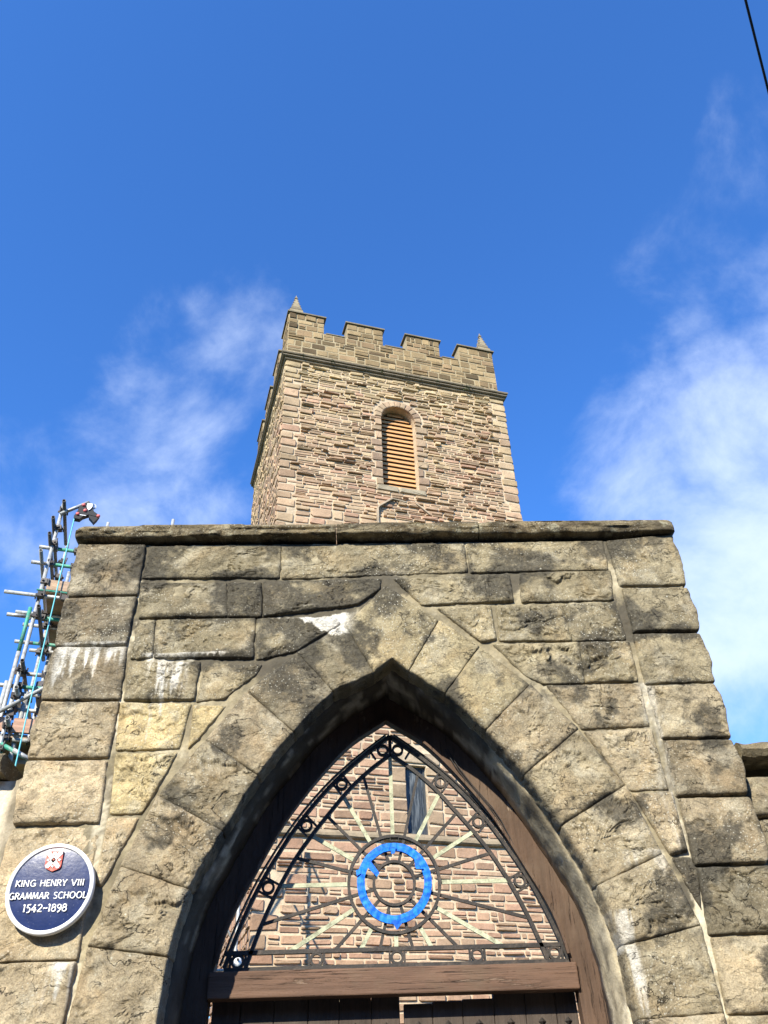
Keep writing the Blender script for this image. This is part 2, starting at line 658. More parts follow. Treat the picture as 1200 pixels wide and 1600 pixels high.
# ================================================================== THE GATEWAY WALL
QUOIN=[
 [(-1.438,4.192),(-1.101,4.183),(-1.098,3.879),(-1.435,3.876)],
 [(-1.435,3.861),(-1.099,3.863),(-1.108,3.596),(-1.427,3.594)],
 [(-1.428,3.584),(-1.105,3.582),(-1.092,3.313),(-1.419,3.315)],
 [(-1.419,3.303),(-1.095,3.297),(-1.097,3.038),(-1.426,3.039)],
 [(-1.429,3.025),(-1.1,3.021),(-1.089,2.755),(-1.429,2.757)],
 [(-1.434,2.734),(-1.09,2.734),(-1.079,2.242),(-1.436,2.24)],
 [(-1.436,2.231),(-1.082,2.231),(-1.089,1.95),(-1.459,1.941)],
 [(1.343,4.176),(1.699,4.214),(1.678,3.903),(1.356,3.896)],
 [(1.366,3.88),(1.678,3.879),(1.677,3.631),(1.371,3.626)],
 [(1.365,3.611),(1.682,3.613),(1.665,3.357),(1.367,3.349)],
 [(1.373,3.336),(1.669,3.34),(1.673,3.079),(1.383,3.079)],
 [(1.389,3.066),(1.692,3.063),(1.713,2.82),(1.386,2.816)],
 [(1.394,2.802),(1.721,2.801),(1.724,2.534),(1.393,2.529)],
 [(1.4,2.514),(1.729,2.516),(1.727,2.27),(1.382,2.269)],
 [(1.388,2.255),(1.733,2.256),(1.729,1.997),(1.377,1.998)],
 [(1.38,1.986),(1.734,1.985),(1.729,1.797),(1.368,1.788)],
]
COURSE=[
 [(-1.072,4.17),(-0.396,4.165),(-0.394,3.976),(-1.085,3.986)],
 [(-0.383,4.161),(0.573,4.169),(0.578,4.002),(-0.377,3.972)],
 [(0.593,4.173),(1.32,4.18),(1.313,4.003),(0.598,3.997)],
 [(-1.09,3.951),(-0.665,3.945),(-0.639,3.752),(-1.066,3.748)],
 [(-0.646,3.945),(-0.483,3.942),(-0.475,3.746),(-0.632,3.745)],
 [(-0.467,3.946),(0.125,3.953),(0.117,3.902),(0.012,3.813),(-0.459,3.749)],
 [(0.197,3.956),(0.792,3.975),(0.793,3.82),(0.334,3.804)],
 [(0.853,3.982),(1.324,3.991),(1.304,3.819),(0.841,3.815)],
 [(-1.066,3.726),(-0.994,3.725),(-0.979,3.531),(-1.072,3.526)],
 [(-0.979,3.729),(-0.502,3.732),(-0.5,3.52),(-0.967,3.531)],
 [(-0.486,3.732),(-0.104,3.733),(-0.084,3.703),(-0.3,3.551),(-0.475,3.513)],
 [(0.406,3.78),(0.672,3.787),(0.677,3.601),(0.61,3.588)],
 [(0.711,3.783),(1.036,3.786),(1.048,3.588),(0.702,3.594)],
 [(1.052,3.785),(1.309,3.797),(1.319,3.591),(1.064,3.588)],
 [(-1.077,3.499),(-0.75,3.494),(-0.757,3.31),(-1.069,3.315)],
 [(-0.715,3.479),(-0.455,3.478),(-0.477,3.438),(-0.616,3.317),(-0.736,3.303)],
 [(0.671,3.569),(1.083,3.57),(1.075,3.364),(0.879,3.361),(0.806,3.402)],
 [(1.093,3.569),(1.334,3.572),(1.331,3.366),(1.088,3.364)],
 [(-1.083,3.293),(-0.769,3.281),(-0.797,3.079),(-1.067,3.073)],
 [(-0.744,3.274),(-0.607,3.272),(-0.726,3.108),(-0.753,3.073)],
 [(0.904,3.344),(1.336,3.346),(1.335,3.141),(1.026,3.135)],
 [(-1.063,3.049),(-0.804,3.05),(-0.871,2.897),(-0.918,2.794),(-1.045,2.794)],
 [(1.037,3.113),(1.339,3.119),(1.352,2.851),(1.187,2.848)],
 [(-1.048,2.768),(-0.931,2.77),(-0.982,2.639),(-1.039,2.506),(-1.054,2.516)],
 [(1.202,2.826),(1.364,2.828),(1.368,2.588),(1.303,2.577)],
 [(1.313,2.554),(1.376,2.557),(1.392,2.504),(1.373,2.351)],
]
VOUSSOIR=[
 [(-1.071,1.95),(-0.73,1.941),(-0.729,2.24),(-1.033,2.281)],
 [(-1.033,2.281),(-0.729,2.24),(-0.693,2.481),(-0.958,2.573)],
 [(-0.958,2.573),(-0.693,2.481),(-0.57,2.707),(-0.849,2.858)],
 [(-0.849,2.858),(-0.57,2.707),(-0.436,2.942),(-0.672,3.104)],
 [(-0.672,3.104),(-0.436,2.942),(-0.281,3.138),(-0.503,3.337)],
 [(-0.503,3.337),(-0.281,3.138),(-0.128,3.333),(-0.277,3.533)],
 [(-0.277,3.533),(-0.128,3.333),(0.081,3.425),(-0.053,3.688)],
 [(0.411,3.706),(0.248,3.432),(0.402,3.314),(0.597,3.557)],
 [(0.597,3.557),(0.402,3.314),(0.587,3.131),(0.814,3.349)],
 [(0.814,3.349),(0.587,3.131),(0.739,2.923),(1.007,3.129)],
 [(1.007,3.129),(0.739,2.923),(0.87,2.699),(1.168,2.863)],
 [(1.168,2.863),(0.87,2.699),(0.963,2.459),(1.264,2.573)],
 [(1.264,2.573),(0.963,2.459),(1.058,2.236),(1.352,2.3)],
 [(1.352,2.3),(1.058,2.236),(1.058,1.986),(1.36,1.999)],
 [(1.36,1.999),(1.058,1.986),(1.044,1.778),(1.344,1.769)],
 [(-0.053,3.688),(0.15,3.914),(0.411,3.706),(0.248,3.432),(0.171,3.498),(0.081,3.425)],
]

CX = 0.145           # the arch's own centre line
INTR = [(0.0, 3.505), (0.045, 3.470), (0.105, 3.430), (0.265, 3.320), (0.432, 3.140), (0.588, 2.930), (0.716, 2.698),
        (0.826, 2.470), (0.878, 2.240), (0.893, 2.0), (0.893, 1.3), (0.893, 0.0)]


def catmull(P, n=8):
    out = []
    for i in range(len(P) - 1):
        p0 = np.array(P[max(i - 1, 0)], float)
        p1, p2 = np.array(P[i], float), np.array(P[i + 1], float)
        p3 = np.array(P[min(i + 2, len(P) - 1)], float)
        for k in range(n):
            t = k / n
            out.append(tuple(.5 * ((2 * p1) + (-p0 + p2) * t + (2 * p0 - 5 * p1 + 4 * p2 - p3) * t * t + (-p0 + 3 * p1 - 3 * p2 + p3) * t ** 3)))
    out.append(tuple(P[-1]))
    return out


ICURVE = catmull(INTR[:10], 8) + [(0.893, 1.7), (0.893, 1.3), (0.893, 0.9), (.893, .45), (0.893, 0.0)]


def offset_curve(cur, off):
    """shift a half curve (x grows, z falls) towards the inside of the arch by off"""
    out = []
    for i, p in enumerate(cur):
        a = np.array(cur[max(i - 1, 0)])
        b = np.array(cur[min(i + 1, len(cur) - 1)])
        d = (b - a) / np.linalg.norm(b - a)
        n = np.array([d[1], -d[0]])
        q = np.array(p) + n * off
        out.append((float(q[0]), float(q[1])))
    # trim what crosses the middle, or run up to it
    k = [q for q in out if q[0] > 1e-4]
    i0 = out.index(k[0])
    if i0 > 0:
        a, b = out[i0 - 1], out[i0]
        t = -a[0] / (b[0] - a[0])
        k = [(0.0, a[1] + t * (b[1] - a[1]))] + k
    else:
        a, b = out[0], out[1]
        s = (b[1] - a[1]) / max(b[0] - a[0], 1e-6)
        k = [(0.0, a[1] - s * a[0])] + k
    return k


def resample(cur, n):
    P = np.array(cur, float)
    L = np.concatenate([[0], np.cumsum(np.linalg.norm(np.diff(P, axis=0), axis=1))])
    t = np.linspace(0, L[-1], n)
    return np.stack([np.interp(t, L, P[:, 0]), np.interp(t, L, P[:, 1])], 1)


def seg_dist(P, poly):
    """distance from each point to the outline of a polygon"""
    P = np.asarray(P, float)
    best = np.full(len(P), 1e9)
    n = len(poly)
    for i in range(n):
        a, b = np.array(poly[i]), np.array(poly[(i + 1) % n])
        ab = b - a
        t = np.clip(((P - a) @ ab) / (ab @ ab + 1e-12), 0, 1)
        best = np.minimum(best, np.linalg.norm(P - (a + t[:, None] * ab), axis=1))
    return best


def in_poly(P, poly):
    P = np.asarray(P, float)
    c = np.zeros(len(P), bool)
    n = len(poly)
    for i in range(n):
        x1, y1 = poly[i]
        x2, y2 = poly[(i + 1) % n]
        cond = ((y1 > P[:, 1]) != (y2 > P[:, 1]))
        xi = x1 + (P[:, 1] - y1) * (x2 - x1) / ((y2 - y1) + 1e-12)
        c ^= cond & (P[:, 0] < xi)
    return c


OPENING = [(CX + p[0], p[1]) for p in ICURVE] + [(CX - p[0], p[1]) for p in reversed(ICURVE)]

# stains that belong to the wall: lime runs, soot-black crusts, clean yellow beds
RUNS = [(-1.43, -1.11, 3.590, .15, 1.0, 11), (-.98, -.80, 3.53, .28, .9, 3), (-1.40, -1.10, 3.605, .03, 1.4, 5),
        (-1.17, -1.08, 2.23, .22, .9, 8), (1.00, 1.09, 2.36, .42, .7, 9), (-.30, -.12, 3.80, .03, .3, 2),
        (-1.02, -.62, 3.545, .03, .9, 31), (1.32, 1.40, 3.35, .9, .45, 14), (1.10, 1.28, 2.59, .10, .35, 4)]


def wall_colour(X, Z, base, seed=0):
    """albedo of the gateway's stone and mortar: base colour with the stains of this wall"""
    P = np.stack([X, np.full_like(X, seed * .0), Z], 1)
    c = np.tile(np.asarray(base, float), (len(X), 1))
    v = 1 + .20 * fbm(P * 5 + 3, 4)
    c = c * v[:, None]
    # black crust, most of it high on the left of the arch
    m1 = fbm(P * 3.2 + 40, 5, .6)
    bias = -.22 + .62 * np.exp(-(((X + .22) / .42) ** 2 + ((Z - 3.80) / .26) ** 2)) \
        + .40 * np.exp(-(((X + .30) / .30) ** 2 + ((Z - 3.42) / .25) ** 2)) \
        + .42 * np.exp(-(((X - 1.0) / .45) ** 2 + ((Z - 4.08) / .12) ** 2)) \
        + .34 * np.exp(-(((X - 1.05) / .35) ** 2 + ((Z - 3.55) / .25) ** 2)) \
        + .30 * np.exp(-(((X + .55) / .25) ** 2 + ((Z - 3.00) / .25) ** 2)) \
        + .35 * np.exp(-(((X - 1.5) / .35) ** 2 + ((Z - 2.7) / .5) ** 2)) + .18 * sstep(Z, 2.9, 4.2) \
        + .35 * np.exp(-(((X + 1.27) / .25) ** 2 + ((Z - 4.15) / .1) ** 2)) \
        - .5 * sstep(-X, .75, 1.1) * sstep(3.35 - Z, 0, .2)
    crust_ = sstep(m1 * .9 + bias, -.04, .44)
    # pale scoured patches
    k = (sstep(fbm(P * 6.5 + 90, 5, .6), .18, .55) * .42)[:, None]
    c = c * (1 - k) + np.array([.46, .42, .31]) * k
    # lime
    k = np.zeros(len(X))
    for x0, x1, zt, L, st, sd in RUNS:
        fx = sstep(X, x0 - .02, x0 + .03) * sstep(-X, -x1 - .02, -x1 + .03)
        run = .5 + fbm(np.stack([X * 26 + sd, X * 0 + sd, Z * 2.2], 1), 4, .6)
        down = (zt - Z) / L
        ln = sstep(run * 1.3 - down, -.05, .42) * sstep(zt + .006 - Z, 0, .008)
        k = np.maximum(k, fx * ln * st)
    # the white splash over the left haunch
    top = 3.742 + .012 * fbm(np.stack([X * 18, X * 0, X * 0 + 5], 1), 3)
    lim = 3.735 - (.10 * sstep(X, -.32, -.10)) - .02 * fbm(np.stack([X * 30, X * 0, X * 0 + 9], 1), 3)
    sp = sstep(X, -.47, -.36) * sstep(-X, -.02, .12) * sstep(top - Z + .035 * sstep(X, -.2, .0), 0, .01) * sstep(Z - lim, -.004, .008)
    k = np.clip(np.maximum(k, sp * 1.5), 0, 1)[:, None] * .92
    c = c * (1 - k) + np.array([.74, .72, .64]) * k
    return np.concatenate([np.clip(c, .012, .85), (crust_ * (1 - k[:, 0]))[:, None]], 1)


def rock_stone(poly, proud, depth, seed, base, parent, name='stone', N=None, dn=.0068, tilt=(0, 0), outer=None, rough=1.0, margin=.010, grow=.0065):
    """one quarry-faced block: outline in x,z on the wall's face, proud of y = 0"""
    poly = np.array(poly, float)
    # consistent direction
    ar = .5 * np.sum(poly[:, 0] * np.roll(poly[:, 1], -1) - np.roll(poly[:, 0], -1) * poly[:, 1])
    if ar < 0:
        poly = poly[::-1]
    e1 = poly - np.roll(poly, 1, 0)
    e2 = np.roll(poly, -1, 0) - poly
    n1 = np.stack([e1[:, 1], -e1[:, 0]], 1) / np.linalg.norm(e1, axis=1)[:, None]
    n2 = np.stack([e2[:, 1], -e2[:, 0]], 1) / np.linalg.norm(e2, axis=1)[:, None]
    mt_ = (n1 + n2) / 2
    poly = poly + grow * mt_ / np.maximum((mt_ ** 2).sum(1), .35)[:, None]
    per = np.linalg.norm(poly - np.roll(poly, -1, 0), axis=1)
    B = []
    for i in range(len(poly)):
        a, b = poly[i], poly[(i + 1) % len(poly)]
        n = max(3, int(per[i] / dn))
        for k in range(n):
            B.append(a + (b - a) * k / n)
    B = np.array(B)
    # worn corners
    for _ in range(2):
        B = .5 * B + .25 * (np.roll(B, 1, 0) + np.roll(B, -1, 0))
    cen = poly.mean(0)
    P3 = np.stack([B[:, 0] * 14, np.full(len(B), seed * 3.1), B[:, 1] * 14], 1)
    nin = (cen - B) / np.linalg.norm(cen - B, axis=1)[:, None]
    B = B + nin * (.001 + .0035 * fbm(P3, 3) + .0022 * np.abs(fbm(P3 * 3.1, 2)))[:, None]
    if outer is not None:
        B = outer(B, seed)
    n = len(B)
    rad = np.linalg.norm(B - cen, axis=1)
    K = max(6, int(np.median(rad) / dn))
    fr = 1 - (np.arange(K) / K) ** 1.12
    pts = (cen + fr[:, None, None] * (B - cen)[None]).reshape(-1, 2)
    pts = np.concatenate([pts, cen[None]])
    d = seg_dist(pts, [tuple(b) for b in B])
    d[:n] = 0
    Q = np.stack([pts[:, 0], np.full(len(pts), seed * 5.7), pts[:, 1]], 1)
    pil = 1 - (1 - np.clip(d / margin, 0, 1)) ** 3
    big = fbm(Q * np.array([5, 1, 6]), 3)
    mid = fbm(Q * np.array([15, 1, 18]) + 5, 4, .55)
    h = proud * pil * (.90 + .16 * np.clip(d / .12, 0, 1)) + rough * np.clip(d / .03, 0, 1) * (.0095 * big + .0045 * mid)
    # spalled flakes: terraces with a sharp lip
    fl = fbm(Q * np.array([3.4, 1, 4.2]) + 11 + .25 * mid[:, None], 3)
    for th, am in ((-.25, .006), (.02, .0075), (.30, .006)):
        w = sstep(fbm(Q * 2.2 + th * 40, 2), -.15, .25)
        h += rough * am * sstep(fl, th, th + .035) * np.clip(d / .02, 0, 1) * w
    h += (pts[:, 0] - cen[0]) * tilt[0] + (pts[:, 1] - cen[1]) * tilt[1]
    V = np.stack([pts[:, 0], -h, pts[:, 1]], 1)
    V[:n, 1] = .002
    F = []
    for k in range(K - 1):
        a, b = k * n, (k + 1) * n
        for i in range(n):
            j = (i + 1) % n
            F.append((a + i, a + j, b + j, b + i))
    a = (K - 1) * n
    F += [(a + i, a + (i + 1) % n, len(pts) - 1) for i in range(n)]
    # sides going back into the wall
    prev = 0
    Vs = [V]
    cnt = len(V)
    for q, y in enumerate(np.linspace(.03, depth, 4)):
        S = cen + (B - cen) * (1 - .010 * (q > 0))
        S = S + nin * (.006 * fbm(np.stack([B[:, 0] * 22, np.full(n, y * 22 + seed), B[:, 1] * 22], 1), 2))[:, None]
        Vs.append(np.stack([S[:, 0], np.full(n, y), S[:, 1]], 1))
        for i in range(n):
            j = (i + 1) % n
            F.append((cnt + i, cnt + j, prev + j, prev + i))
        prev = cnt
        cnt += n
    F.append(tuple(range(prev, prev + n)))
    V = np.concatenate(Vs)
    col = wall_colour(V[:, 0], V[:, 2], base)
    # the quarry face is a little cleaner in the middle than along its margins
    e = np.ones(len(V))
    e[:len(pts)] = .86 + .14 * np.clip(d / .03, 0, 1) + .10 * np.clip(mid, -1, 1)
    e[len(pts):] = .8
    # dirt gathers along the margins of each block, more so higher up and on the arch
    mg = sstep(.045 - d, 0, .04) * np.clip(.55 + fbm(Q * 7 + 31, 3), 0, 1)
    top_ = float(sstep(np.array([cen[1]]), 2.2, 3.4)[0]) if cen[0] < 0 else .8
    am_ = np.random.RandomState(seed).uniform(.25, .75) * (.25 + .75 * top_)
    col[:len(pts), 3] = np.clip(col[:len(pts), 3] * .8 + mg * am_, 0, 1)
    col[:, :3] *= e[:, None]
    o3 = np.array([cen[0], 0, cen[1]])
    me = mesh(name, V - o3, F, col)
    me.shade_smooth()
    o = link(name, me, M['gate'], parent)
    o.location = tuple(map(float, o3))
    return o


gate = thing('gateway', 'weathered sandstone gateway with a pointed arch of big quarry-faced blocks', 'gateway')
rnd = random.Random(5)
GREY, TAN, YEL, BUF = (.285, .255, .175), (.40, .35, .225), (.54, .455, .26), (.50, .42, .285)


def stone_base(cx, cz, kind):
    yl = max(0.0, min(1.0, (-cx - .75) / .4)) * max(0.0, min(1.0, (3.35 - cz) / .25))
    lt = max(0.0, min(1.0, (cx + .1) / .6)) * .35
    a = np.array(GREY) * (1 - .6 * (yl + lt)) + np.array(TAN) * .6 * (yl + lt)
    b = np.array(BUF) if cz < 3.35 else np.array(TAN)
    w = rnd.uniform(.15, .75) * (1 - yl) + yl * .9
    c = a * (1 - w) + b * w
    if kind == 'course' and -1.1 < cx < -.6 and 2.7 < cz < 3.3:
        c = np.array(YEL)
    if kind == 'voussoir' and cx > .15 and cz > 3.2:
        c = np.array((.43, .375, .235))
    if kind == 'quoin' and cx < 0 and cz > 3.3:
        c = np.array((.275, .24, .17))
    s = rnd.uniform(.80, 1.10)
    if cx > 1.3 and (2.85 < cz < 3.05 or 2.3 < cz < 2.5):
        s = .62
    if kind == 'voussoir' and cx < .05:
        s *= .86
    return c * s * np.array((1.0, .968, .925)) * (1 - .14 * max(0.0, min(1.0, (cz - 3.2) / .5)) * (kind != 'voussoir'))


def bulge_outer(side, zt, zb):
    def f(B, seed):
        B = B.copy()
        lim = 1.665 if side > 0 else 1.40
        k = sstep(B[:, 0] * side, lim, lim + .03)
        u = np.clip((B[:, 1] - zb) / (zt - zb), 0, 1)
        bump_ = np.sin(np.pi * u) ** .7
        n_ = fbm(np.stack([B[:, 1] * 9, B[:, 1] * 0 + seed, B[:, 1] * 0], 1), 3)
        B[:, 0] += side * k * (bump_ * .014 + n_ * .012 - .004)
        return B
    return f


idx = 0
for k, poly in enumerate(QUOIN):
    cx, cz = np.mean([p[0] for p in poly]), np.mean([p[1] for p in poly])
    side = 1 if cx > 0 else -1
    ox = 1.700 if side > 0 else -1.445
    poly = [((ox if (p[0] * side > 1.4) else p[0]), p[1]) for p in poly]
    if cz < 2.1:
        zb = min(p[1] for p in poly)
    rock_stone(poly, rnd.uniform(.013, .021), .16, 100 + k, stone_base(cx, cz, 'quoin'), gate,
               outer=bulge_outer(side, max(p[1] for p in poly), min(p[1] for p in poly)), tilt=(rnd.uniform(-.02, .02), rnd.uniform(-.05, .02)),
               rough=1.0 if cz < 3.3 else .75)
for k, poly in enumerate(COURSE):
    cx, cz = np.mean([p[0] for p in poly]), np.mean([p[1] for p in poly])
    rock_stone(poly, rnd.uniform(.007, .015), .10, 200 + k, stone_base(cx, cz, 'course'), gate, tilt=(0, rnd.uniform(-.05, .02)), grow=.0095)
for k, poly in enumerate(VOUSSOIR):
    cx, cz = np.mean([p[0] for p in poly]), np.mean([p[1] for p in poly])
    smooth_face = .35 if k in (7, 8, 15) else 1.0
    if len(poly) == 4:       # seat the inner edge on the arch's curve, slightly hollow
        cz_ = [q[1] for q in ICURVE][::-1]
        cx_ = [q[0] for q in ICURVE][::-1]
        P_ = [list(q) for q in poly]
        s_ = 1 if P_[1][0] > CX else -1
        for q in (1, 2):
            if P_[q][1] > 3.38:
                continue
            P_[q][0] += .75 * (CX + s_ * float(np.interp(P_[q][1], cz_, cx_)) - P_[q][0])
        mid_ = []
        for t_ in (.25, .5, .75):
            zz_ = P_[1][1] + (P_[2][1] - P_[1][1]) * t_
            xx_ = P_[1][0] + (P_[2][0] - P_[1][0]) * t_
            mid_.append((xx_ + (.8 if max(P_[1][1], P_[2][1]) < 3.38 else .0) * (CX + s_ * float(np.interp(zz_, cz_, cx_)) - xx_), zz_))
        for q, r_ in ((0, 1), (3, 2)):      # carry the back of the block out to the thin extrados joint
            d_ = np.array(P_[q]) - np.array(P_[r_])
            d_ /= np.linalg.norm(d_)
            P_[q] = list(np.array(P_[q]) + d_ * (.013 if s_ < 0 else .004))
        poly = [tuple(P_[0]), tuple(P_[1])] + mid_ + [tuple(P_[2]), tuple(P_[3])]
    c = np.array(poly).mean(0)
    poly = [tuple(c + (np.array(p) - c) * .991) for p in poly]
    rock_stone(poly, rnd.uniform(.015, .024), .11, 300 + k, stone_base(cx, cz, 'voussoir'), gate, tilt=(0, rnd.uniform(-.03, .03)), rough=smooth_face, margin=.012, grow=.0055)

# the courses below the picture's edge, down to the pavement
for side in (-1, 1):
    z = 1.785 if side > 0 else 1.935
    if side < 0:
        zs = [1.935, 1.63, 1.31, 1.0, .68, .36, .02]
    else:
        zs = [1.775, 1.47, 1.16, .86, .55, .28, .02]
    for i in range(6):
        zt, zb = zs[i] - .008, zs[i + 1] + .006
        a, b, c_, d_ = CX + side * .893, CX + side * (1.16 if i % 2 else 1.24), (1.37 if side > 0 else -1.09), (1.70 if side > 0 else -1.445)
        rock_stone([(a, zt), (b, zt), (b, zb), (a, zb)], .022, .11, 400 + i + 20 * side, stone_base(b, zb, 'q'), gate, dn=.016)
        if abs(b - c_) > .06:
            e = b + side * .014
            f_ = c_ - side * .012
            if (f_ - e) * side > .04:
                rock_stone([(e, zt), (f_, zt), (f_, zb), (e, zb)], .014, .1, 440 + i + 20 * side, stone_base(b, zb, 'q'), gate, dn=.016)
        rock_stone([(c_, zt), (d_, zt), (d_, zb), (c_, zb)], .022, .16, 480 + i + 20 * side, stone_base(d_, zb, 'q'), gate, dn=.016,
                   outer=bulge_outer(side, zt, zb))


# coping slabs
def coping(x0, x1, seed, endl=False, endr=False):
    nx = max(4, int((x1 - x0) / .010))
    prof = []   # section: (y, z) from the back over the top to the underside at the wall
    zt, zb, yf = 4.292, 4.214, -.052
    for t in np.linspace(.30, -.035, 12):
        prof.append((t, zt))
    for a in np.linspace(0, 90, 5)[1:]:
        prof.append((yf + .028 - .028 * math.sin(R(a)), zt - .028 + .028 * math.cos(R(a))))
    for t in np.linspace(zt - .035, zb + .02, 7):
        prof.append((yf, t))
    for a in np.linspace(0, 90, 4)[1:]:
        prof.append((yf + .016 - .016 * math.cos(R(a)), zb + .016 - .016 * math.sin(R(a))))
    for t in np.linspace(-.03, .30, 8):
        prof.append((t, zb))
    prof = np.array(prof)
    m_ = len(prof)
    xs = np.linspace(x0, x1, nx + 1)
    V = np.zeros((nx + 1, m_, 3))
    V[:, :, 0] = xs[:, None]
    V[:, :, 1] = prof[None, :, 0]
    V[:, :, 2] = prof[None, :, 1]
    # rounded ends
    yc, zc = .1, 4.245
    for flag, xe, s in ((endl, x0, -1), (endr, x1, 1)):
        if flag:
            dd = np.abs(xs - xe)
            sh = np.sqrt(np.clip(1 - (1 - np.clip(dd / .05, 0, 1)) ** 2, 0, 1))
            V[:, :, 2] = zc + (V[:, :, 2] - zc) * (.35 + .65 * sh)[:, None]
            V[:, :, 1] = np.where(V[:, :, 1] < 0, V[:, :, 1] * (.3 + .7 * sh)[:, None], V[:, :, 1])
    P = V.reshape(-1, 3).copy()
    n1_ = fbm(P * np.array([4, 8, 9]) + seed, 4)
    n2_ = fbm(P * np.array([16, 30, 42]) + seed, 3)
    led = sstep(fbm(P * np.array([2.2, 6, 26]) + seed + 9, 3), .0, .10) * .010
    fy = np.where(P[:, 1] < .0, 1.0, .25)
    P[:, 1] += fy * (.012 * n1_ + .004 * n2_ - led)
    P[:, 2] += (.007 * n1_ + .002 * n2_) * np.where(P[:, 2] > 4.2, 1, .5)
    F = []
    for i in range(nx):
        for j in range(m_ - 1):
            a = i * m_ + j
            F.append((a, a + 1, a + m_ + 1, a + m_))
        F.append((i * m_ + m_ - 1, i * m_, (i + 1) * m_, (i + 1) * m_ + m_ - 1))
    F.append(tuple(range(m_ - 1, -1, -1)))
    F.append(tuple(nx * m_ + j for j in range(m_)))
    c = np.tile(np.array([.20, .165, .10]), (len(P), 1)) * (1 + .35 * fbm(P * np.array([7, 7, 12]) + 5, 4))[:, None]
    k = sstep(fbm(P * np.array([6, 6, 10]) + 30, 5, .6), .05, .4)[:, None] * .7
    c = c * (1 - k) + np.array([.055, .045, .03]) * k
    k = sstep(fbm(P * 14 + 60, 4, .6), .35, .6)[:, None] * .55
    c = c * (1 - k) + np.array([.42, .40, .28]) * k
    o3 = np.array([(x0 + x1) / 2, 0, 4.2])
    me = mesh('coping_stone', P - o3, F, np.clip(c, .02, .8))
    me.shade_smooth()
    o = link('coping_stone', me, M['gate'], gate)
    o.location = tuple(map(float, o3))
    fix_normals(o)
    return o


coping(-1.475, -.105, 1, endl=True)
coping(-.100, .655, 2)
coping(.660, 1.722, 3, endr=True)


# mortar bed that fills the joints, cut to the arch
def mortar_face():
    dx = .0125
    xs = np.arange(-1.43, 1.6851, dx)
    zs = np.arange(.0, 4.197, dx)
    nx, nz = len(xs), len(zs)
    X, Z = np.meshgrid(xs, zs, indexing='ij')
    P = np.stack([X.ravel(), Z.ravel()], 1)
    inside = in_poly(P, OPENING)
    ds = seg_dist(P, OPENING)
    keep = (~inside) & (ds > .02)
    Q = np.stack([P[:, 0] * 12, P[:, 0] * 0, P[:, 1] * 12], 1)
    y = .002 - .006 * np.clip(fbm(Q, 4), -.8, 1) - .0045 * np.clip(fbm(Q * 4.2 + 7, 3), -.7, 1)
    # raised pointing along the quoin joints and round the extrados
    for xj in (-1.087, 1.362):
        w = .012 + .006 * fbm(np.stack([P[:, 1] * 6, P[:, 1] * 0 + xj, P[:, 1] * 0], 1), 2)
        y -= .0045 * np.clip(.6 + fbm(Q * 1.6 + 50, 3), 0, 1.4) * sstep(w - np.abs(P[:, 0] - xj - .004 * np.sin(P[:, 1] * 9)), -.004, .006)
    V = np.stack([P[:, 0], y, P[:, 1]], 1)
    ids = -np.ones(len(P), int)
    F = []
    kq = keep.reshape(nx, nz)
    full = kq[:-1, :-1] & kq[1:, :-1] & kq[1:, 1:] & kq[:-1, 1:]
    ii, jj = np.nonzero(full)
    a = ii * nz + jj
    F = np.stack([a, a + nz, a + nz + 1, a + 1], 1)
    used = np.unique(F)
    ids[used] = np.arange(len(used))
    F = ids[F]
    V = V[used]
    base = np.array([.27, .232, .15])
    c = wall_colour(V[:, 0], V[:, 2], base)
    al_ = c[:, 3:].copy()
    c = c[:, :3]
    k = sstep(fbm(np.stack([V[:, 0] * 4, V[:, 0] * 0, V[:, 2] * 4], 1) + 70, 4), -.25, .35)[:, None] * .55
    c = c * (1 - k) + np.array([.085, .075, .05]) * k
    # fresh lime pointing down the quoin joints and round the right haunch
    jl = np.minimum(np.abs(V[:, 0] + 1.087), np.abs(V[:, 0] - 1.368)) + .012 * np.abs(fbm(V * 30 + 8, 3))
    nz_ = fbm(np.stack([V[:, 0] * 9, V[:, 0] * 0, V[:, 2] * 3.5], 1) + 33, 4)
    k = (sstep(.032 - jl, 0, .012) * sstep(nz_ + .5 * fbm(V * 45 + 3, 3) + .8 * sstep(3.45 - V[:, 2], 0, .5), .25, .7) * .8)[:, None]
    c = c * (1 - k) + np.array([.52, .47, .35]) * k
    me = mesh('mortar_bed', V, F, np.concatenate([c, al_ * (1 - k)], 1))
    me.shade_smooth()
    return link('mortar_bed', me, M['mortar'], gate)


mortar_face()


# the body of the wall behind its face: a block with the arch cut through it
def wall_core():
    y0, y1 = .03, .44
    outer = [(-1.40, 0), (-1.40, 4.2), (1.655, 4.2), (1.655, 0)]
    off = [(CX + (p[0] + .03), p[1] + .035) for p in ICURVE]
    off2 = [(CX - (p[0] + .03), p[1] + .035) for p in ICURVE]
    off[-1] = (off[-1][0], 0)
    off2[-1] = (off2[-1][0], 0)
    poly = outer + off[::-1] + off2[1:]
    b = MB()
    b.prism(poly, y0, y1, (.26, .22, .16))
    # coping carries on over the back of the wall
    b.box(-1.44, 1.70, .28, .50, 4.195, 4.28, (.2, .17, .12))
    o = b.build('wall_core', M['tmortar'], gate)
    fix_normals(o)


wall_core()


